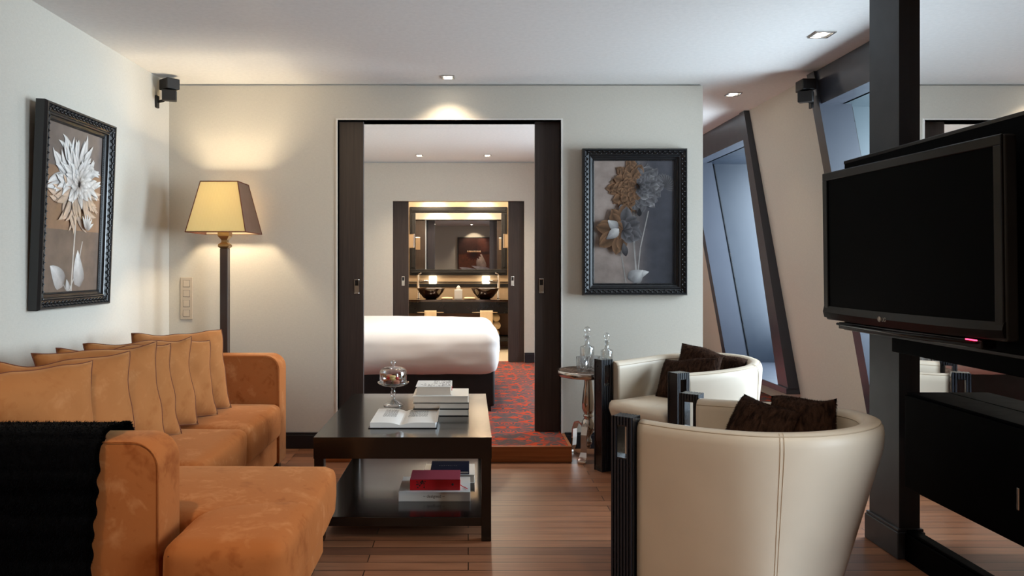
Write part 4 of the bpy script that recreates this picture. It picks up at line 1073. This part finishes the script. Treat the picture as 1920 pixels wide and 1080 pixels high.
for i, (y0, y1) in enumerate(((2.32, 2.97), (2.03, 2.31))):
    d = MB().box(1.712, 1.724, y0, y1, .384, .744, .002).build('door', M['cabinet'], CB)
    MB().box(1.704, 1.7115, (2.345 if i == 0 else 2.27), (2.355 if i == 0 else 2.28), .49, .56, .002).build('handle', M['steel'], d)
# television
TL = Vector((1.587, 3.36, 1.012)); TR = Vector((1.663, 2.34, 1.012)); W_ = (TR-TL).length
tv = thing('television', 'large flat black television mounted on the divider at right', 'television', tuple((TL+TR)/2))
ya = math.atan2(TR.y-TL.y, TR.x-TL.x)       # local +x from far edge to near edge, -y toward the room
tv.rotation_euler = (Matrix.Rotation(ya, 3, 'Z') @ Matrix.Rotation(R_(.8), 3, 'X')).to_euler()
h = .646; hw = W_/2
def prof_body(x0, x1, z0, z1, y0, y1, b=.01): return MB().box(x0, x1, y0, y1, z0, z1, b)
m = MB(); m.box(-hw, hw, 0, .045, 0, h, .008, 3); m.box(-hw*.8, hw*.8, .045, .085, .08, h-.08, .02)
m.build('housing', M['speaker'], tv, world=False)
m = MB(); bz = .036; y0, y1 = -.010, .0
m.box(-hw, hw, y0, y1, h-bz, h, .004); m.box(-hw, -hw+bz, y0, y1, .03, h-bz+.004, .004); m.box(hw-bz, hw, y0, y1, .03, h-bz+.004, .004)
# curved lower lip
ns = 30; rows = []
for i in range(ns+1):
    u = -1+2*i/ns; zb_ = .012*(abs(u)**4); zt_ = .062-.004*(1-u*u)
    rows.append([m.b.verts.new((u*hw, yy, zz)) for yy, zz in ((.0, zt_), (-.008, zt_), (-.014, (zt_+zb_)/2), (-.008, zb_+.0), (.0, zb_))])
for A, B in zip(rows, rows[1:]):
    for k in range(4):
        f = m.b.faces.new((A[k], B[k], B[k+1], A[k+1])); f.smooth = False
m.b.faces.new(rows[0]); m.b.faces.new(rows[-1][::-1])
m.build('bezel', M['bezel'], tv, world=False)
MB().box(-hw+bz-.004, hw-bz+.004, -.004, .0, .058, h-bz+.004).build('screen', M['screen'], tv, world=False)
m = MB(); m.tube([(-hw+.10, -.006, -.012), (0, -.010, -.018), (hw-.12, -.006, -.012)], .006, 8); m.box(-hw+.10, hw-.10, -.002, .05, -.032, -.004, .004)
m.build('speaker_bar', M['bezel'], tv, world=False)
m = MB(); TM = Matrix.Translation((-.09, -.0145, .022)) @ RX
add_text(m, 'LG', .022, TM)
m.tube([(-.104+.0095*cos(2*PI*k/24), -.0148, .0295+.0095*sin(2*PI*k/24)) for k in range(24)], .0012, 5, closed=True)
m.box(-.1055, -.1042, -.0156, -.0146, .025, .034); m.box(-.1042, -.1005, -.0156, -.0146, .0245, .0257)
for k in range(1): m.lathe([(0, 0), (.0088, 0), (.0088, .0004), (0, .0004)], 20)
for v in list(m.b.verts)[-42:]: v.co = Vector((v.co.x-.104, -.0146-v.co.z, v.co.y+.0295))
m.build('logo', M['logo'], tv, world=False)
MB().box(hw-.155, hw-.105, -.0155, -.0125, -.006, -.002).build('standby_light', M['led'], tv, world=False)
MB().box(-.12, .12, .086, .112, .18, .46, .004).build('wall_bracket', M['steel'], tv, world=False)
m = MB().box(1.82, 1.838, 2.55, 2.8, 1.15, 1.45)
m.build('mounting_plate', M['steel'], PN)

# ================================================================== BEDROOM
B = thing('bed', 'large bed with white duvet on black base in the bedroom', 'bed', (-.8, 6.7, .10))
MB().box(-1.95, .21, 5.98, 7.72, .14, .46, .02).build('base', M['bedbase'], B)
m = MB()
for fx in (-1.85, .14):
    for fy in (6.04, 7.64): MB().box(fx-.04, fx+.04, fy-.04, fy+.04, .10, .145).build('leg', M['bedbase'], B)
MB().cushion(-1.95, .17, 6.0, 7.7, .44, .64, .05, 0, 10).build('mattress', M['sheet'], B)
t_ = bmesh.new()
m = MB(); m.cushion(-1.98, .235, 5.93, 7.76, .385, .735, .10, .035, 34, 3, .014); m.build('duvet', M['sheet'], B)

# ================================================================== BATHROOM
WY = 10.9
q0 = P(768, 516, WY-.03); q1 = P(951, 388, WY-.03)
t = thing('bathroom_mirror', 'wide dark framed mirror above the double vanity', 'mirror', (q0[0], WY, q0[2])); fw = .085
def mframe(m, x0, x1, z0, z1, y, w_):
    for (a, b_, c, d) in ((x0, x1, z0, z0+w_), (x0, x1, z1-w_, z1), (x0, x0+w_, z0+w_, z1-w_), (x1-w_, x1, z0+w_, z1-w_)):
        m.box(a, b_, y-.035, y, c, d, .006); 
        i = w_*.3; m.box(a+i, b_-i, y-.045, y-.03, c+i, d-i, .004) if min(b_-a, d-c) > 2*i else None
m = MB(); mframe(m, q0[0], q1[0], q0[2], q1[2], WY-.002, fw); m.build('mirror_frame', M['bedbase'], t)
MB().box(q0[0]+fw-.01, q1[0]-fw+.01, WY-.02, WY-.002, q0[2]+fw-.01, q1[2]-fw+.01).build('mirror_glass', M['mirror'], t)
vz = P(0, 562, 10.3)[2]
V_ = thing('vanity_counter', 'dark double vanity counter under the bathroom mirror', 'vanity', (-.1, 10.6, .10))
MB().box(-1.69, 1.49, 10.3, WY-.001, vz-.03, vz, .004).build('countertop', M['basin'], V_)
MB().box(-1.69, 1.49, 10.34, WY-.02, vz-.19, vz-.03).build('front_board', M['black'], V_)
MB().box(-1.69, 1.49, WY-.03, WY-.001, .10, vz-.19).build('back_panel', M['brown'], V_)
MB().box(-1.69, 1.49, 10.4, WY-.04, .22, .27, .003).build('lower_shelf', M['bedbase'], V_)
for xx in (-1.66, 1.46): MB().box(xx-.02, xx+.02, 10.42, WY-.05, .10, vz-.19).build('side_support', M['bedbase'], V_)
def pb(x, y, Y): return P(x, y, Y)
for k, (bx, side) in enumerate(((808, -1), (909.5, 1))):
    wd = ('left', 'right')[k]; Y_ = 10.55; x_ = P(bx, 0, Y_)[0]; r = 26.5/FPX*Y_
    o = MB().lathe([(0, .0), (r*.35, 0), (r*.55, .02), (r*.85, .09), (r, .145), (r*1.01, .150), (r*.96, .150), (r*.8, .095), (r*.5, .035), (0, .02)], 36, (0, 0, 0)).build('vessel_basin', M['basin']); o.location = (x_, Y_, vz)
    tag(o, '%s dark bronze vessel basin on the bathroom counter' % wd, 'basin', 'vessel basins on the vanity')
    xf = P(784 if k == 0 else 935, 0, Y_+.12)[0]
    f = thing('basin_faucet', 'tall chrome faucet beside the %s basin' % wd, 'faucet', (xf, Y_+.12, vz), 0, 'tall chrome faucets on the vanity')
    MB().lathe([(0.024, 0), (.024, .008), (.017, .010), (.017, .33), (0, .33)], 16, (xf, Y_+.12, vz)).build('faucet_body', M['chrome'], f)
    MB().tube([(xf, Y_+.12, vz+.255), (xf-side*.14, Y_+.06, vz+.25)], .012, 10).build('spout', M['chrome'], f)
    MB().tube([(xf, Y_+.12, vz+.33), (xf-side*.01, Y_+.12, vz+.345), (xf-side*.045, Y_+.10, vz+.36)], .006, 8).build('handle', M['chrome'], f)
    # frosted glass lamps on the wall under the mirror
    xl = P(812 if k == 0 else 911, 0, WY)[0]; zl0 = P(0, 532, WY)[2]; zl1 = P(0, 517, WY)[2]
    s_ = thing('frosted_wall_lamp', 'lit frosted glass cube lamp over the %s basin' % wd, 'lamp', (xl, WY, zl0), 0, 'lit glass lamps under the mirror')
    MB().box(xl-.055, xl+.055, WY-.10, WY-.02, zl0, zl1, .008).build('glass_shade', M['glow'], s_)
    MB().box(xl-.03, xl+.03, WY-.02, WY-.0015, zl0+.02, zl1-.02, .003).build('wall_mount', M['chrome'], s_)
    # towel bars on the vanity front
    xa, xb = (P(782, 0, 10.3)[0], P(832, 0, 10.3)[0]) if k == 0 else (P(885, 0, 10.3)[0], P(933, 0, 10.3)[0]); zr = P(0, 585.5, 10.3)[2]
    br = thing('towel_bar', 'chrome towel bar on the vanity front at %s' % wd, 'towel bar', (xa, 10.3, zr), 0, 'chrome towel bars on the vanity')
    MB().tube([(xa, 10.285, zr), (xb, 10.285, zr)], .007, 8).build('rail', M['chrome'], br)
    m = MB(); m.box(xa, xa+.012, 10.283, 10.338, zr-.006, zr+.006).box(xb-.012, xb, 10.283, 10.338, zr-.006, zr+.006); m.build('bar_end', M['chrome'], br)
    ta, tb = (P(796, 0, 10.3)[0], P(818.5, 0, 10.3)[0]) if k == 0 else (P(900, 0, 10.3)[0], P(924, 0, 10.3)[0])
    def tw(u, v):
        L1 = .05; tot = .50; d = v*tot
        fl = .012 if k == 0 else 0
        if v < .45: z_ = zr-.20+v/.45*.20+.010; y_ = 10.300+.0
        elif v < .55: a = (v-.45)/.1*PI; z_ = zr+.010+.012*sin(a); y_ = 10.285+.015*cos(a)
        else: z_ = zr+.010-(v-.55)/.45*.30; y_ = 10.270-.004*sin(u*9)
        return (ta+(tb-ta)*u-(.05*(v-.6)*(1-u) if (k == 0 and v > .6) else 0), y_, z_)
    m = MB(); m.grid(tw, 8, 40); o = m.build('hand_towel', M['towel']); so = o.modifiers.new('thickness', 'SOLIDIFY'); so.thickness = .006; so.offset = 0
    tag(o, 'cream hand towel hanging on the %s towel bar' % wd, 'towel', 'hand towels on the bars')
    # shaving mirrors
    Y2 = 10.25 if k else 10.35
    xm, zm = P(770 if k == 0 else 952, 0, Y2)[0], P(0, 452, Y2)[2]
    s2 = thing('magnifying_mirror', 'square chrome magnifying mirror on the %s of the bathroom mirror' % wd, 'mirror', (xm, Y2, zm), 0, 'magnifying mirrors by the vanity')
    rot = Matrix.Translation((xm, Y2, zm)) @ Matrix.Rotation((-.9 if k == 0 else .8), 4, 'Z')
    MB().box(-.09, .09, -.008, .008, -.095, .095, .006, mtx=rot).build('mirror_frame', M['chrome'], s2)
    MB().box(-.075, .075, -.010, -.0082, -.08, .08, mtx=rot).build('mirror_glass', M['mirror'], s2)
    wx = xm+(-.10 if k == 0 else .10)
    MB().tube([(xm, Y2+.01, zm), (wx, (Y2+WY)/2, zm), (wx-(-.08 if k == 0 else .08), WY-.005, zm)], .006, 8).build('arm', M['chrome'], s2)
# tissue box, folded cloths, towels on the shelf
Y_ = 10.5; q = P(859.5, 0, Y_); t = thing('tissue_box', 'white tissue box with tissue between the two basins', 'tissue box', (q[0], Y_, vz))
MB().box(q[0]-.055, q[0]+.055, Y_-.055, Y_+.055, vz, vz+.13, .006).build('box_body', M['tissue'], t)
MB().lathe([(.03, .13), (.034, .145), (.028, .165), (.012, .185), (0, .19)], 9, (q[0], Y_, vz)).build('tissue', M['pagew'], t)
for xx, wd in ((838, 'left'), (881, 'right')):
    xq = P(xx, 0, 10.45)[0]; o = MB().cushion(-.08, .08, -.06, .06, 0, .026, .01, .004, 6, xx, .003).build('folded_cloth', M['towel']); o.location = (xq, 10.45, vz)
    tag(o, 'folded white cloth %s of the tissue box' % wd, 'cloth', 'folded cloths on the vanity')
for i in range(3):
    xq = P(931, 0, 10.6)[0]-.0+.0; zz = .27+.055+.107*i
    o = MB().tube([(xq-.02+.02*i % .03, 10.47, 0), (xq-.02+.02*i % .03, 10.8, 0)], .053, 16).build('rolled_towel', M['towel']); o.location = (0, 0, zz)
    tag(o, 'rolled cream towel %s under the vanity' % ('lowest', 'in the middle', 'uppermost')[i], 'towel', 'rolled towels under the vanity')
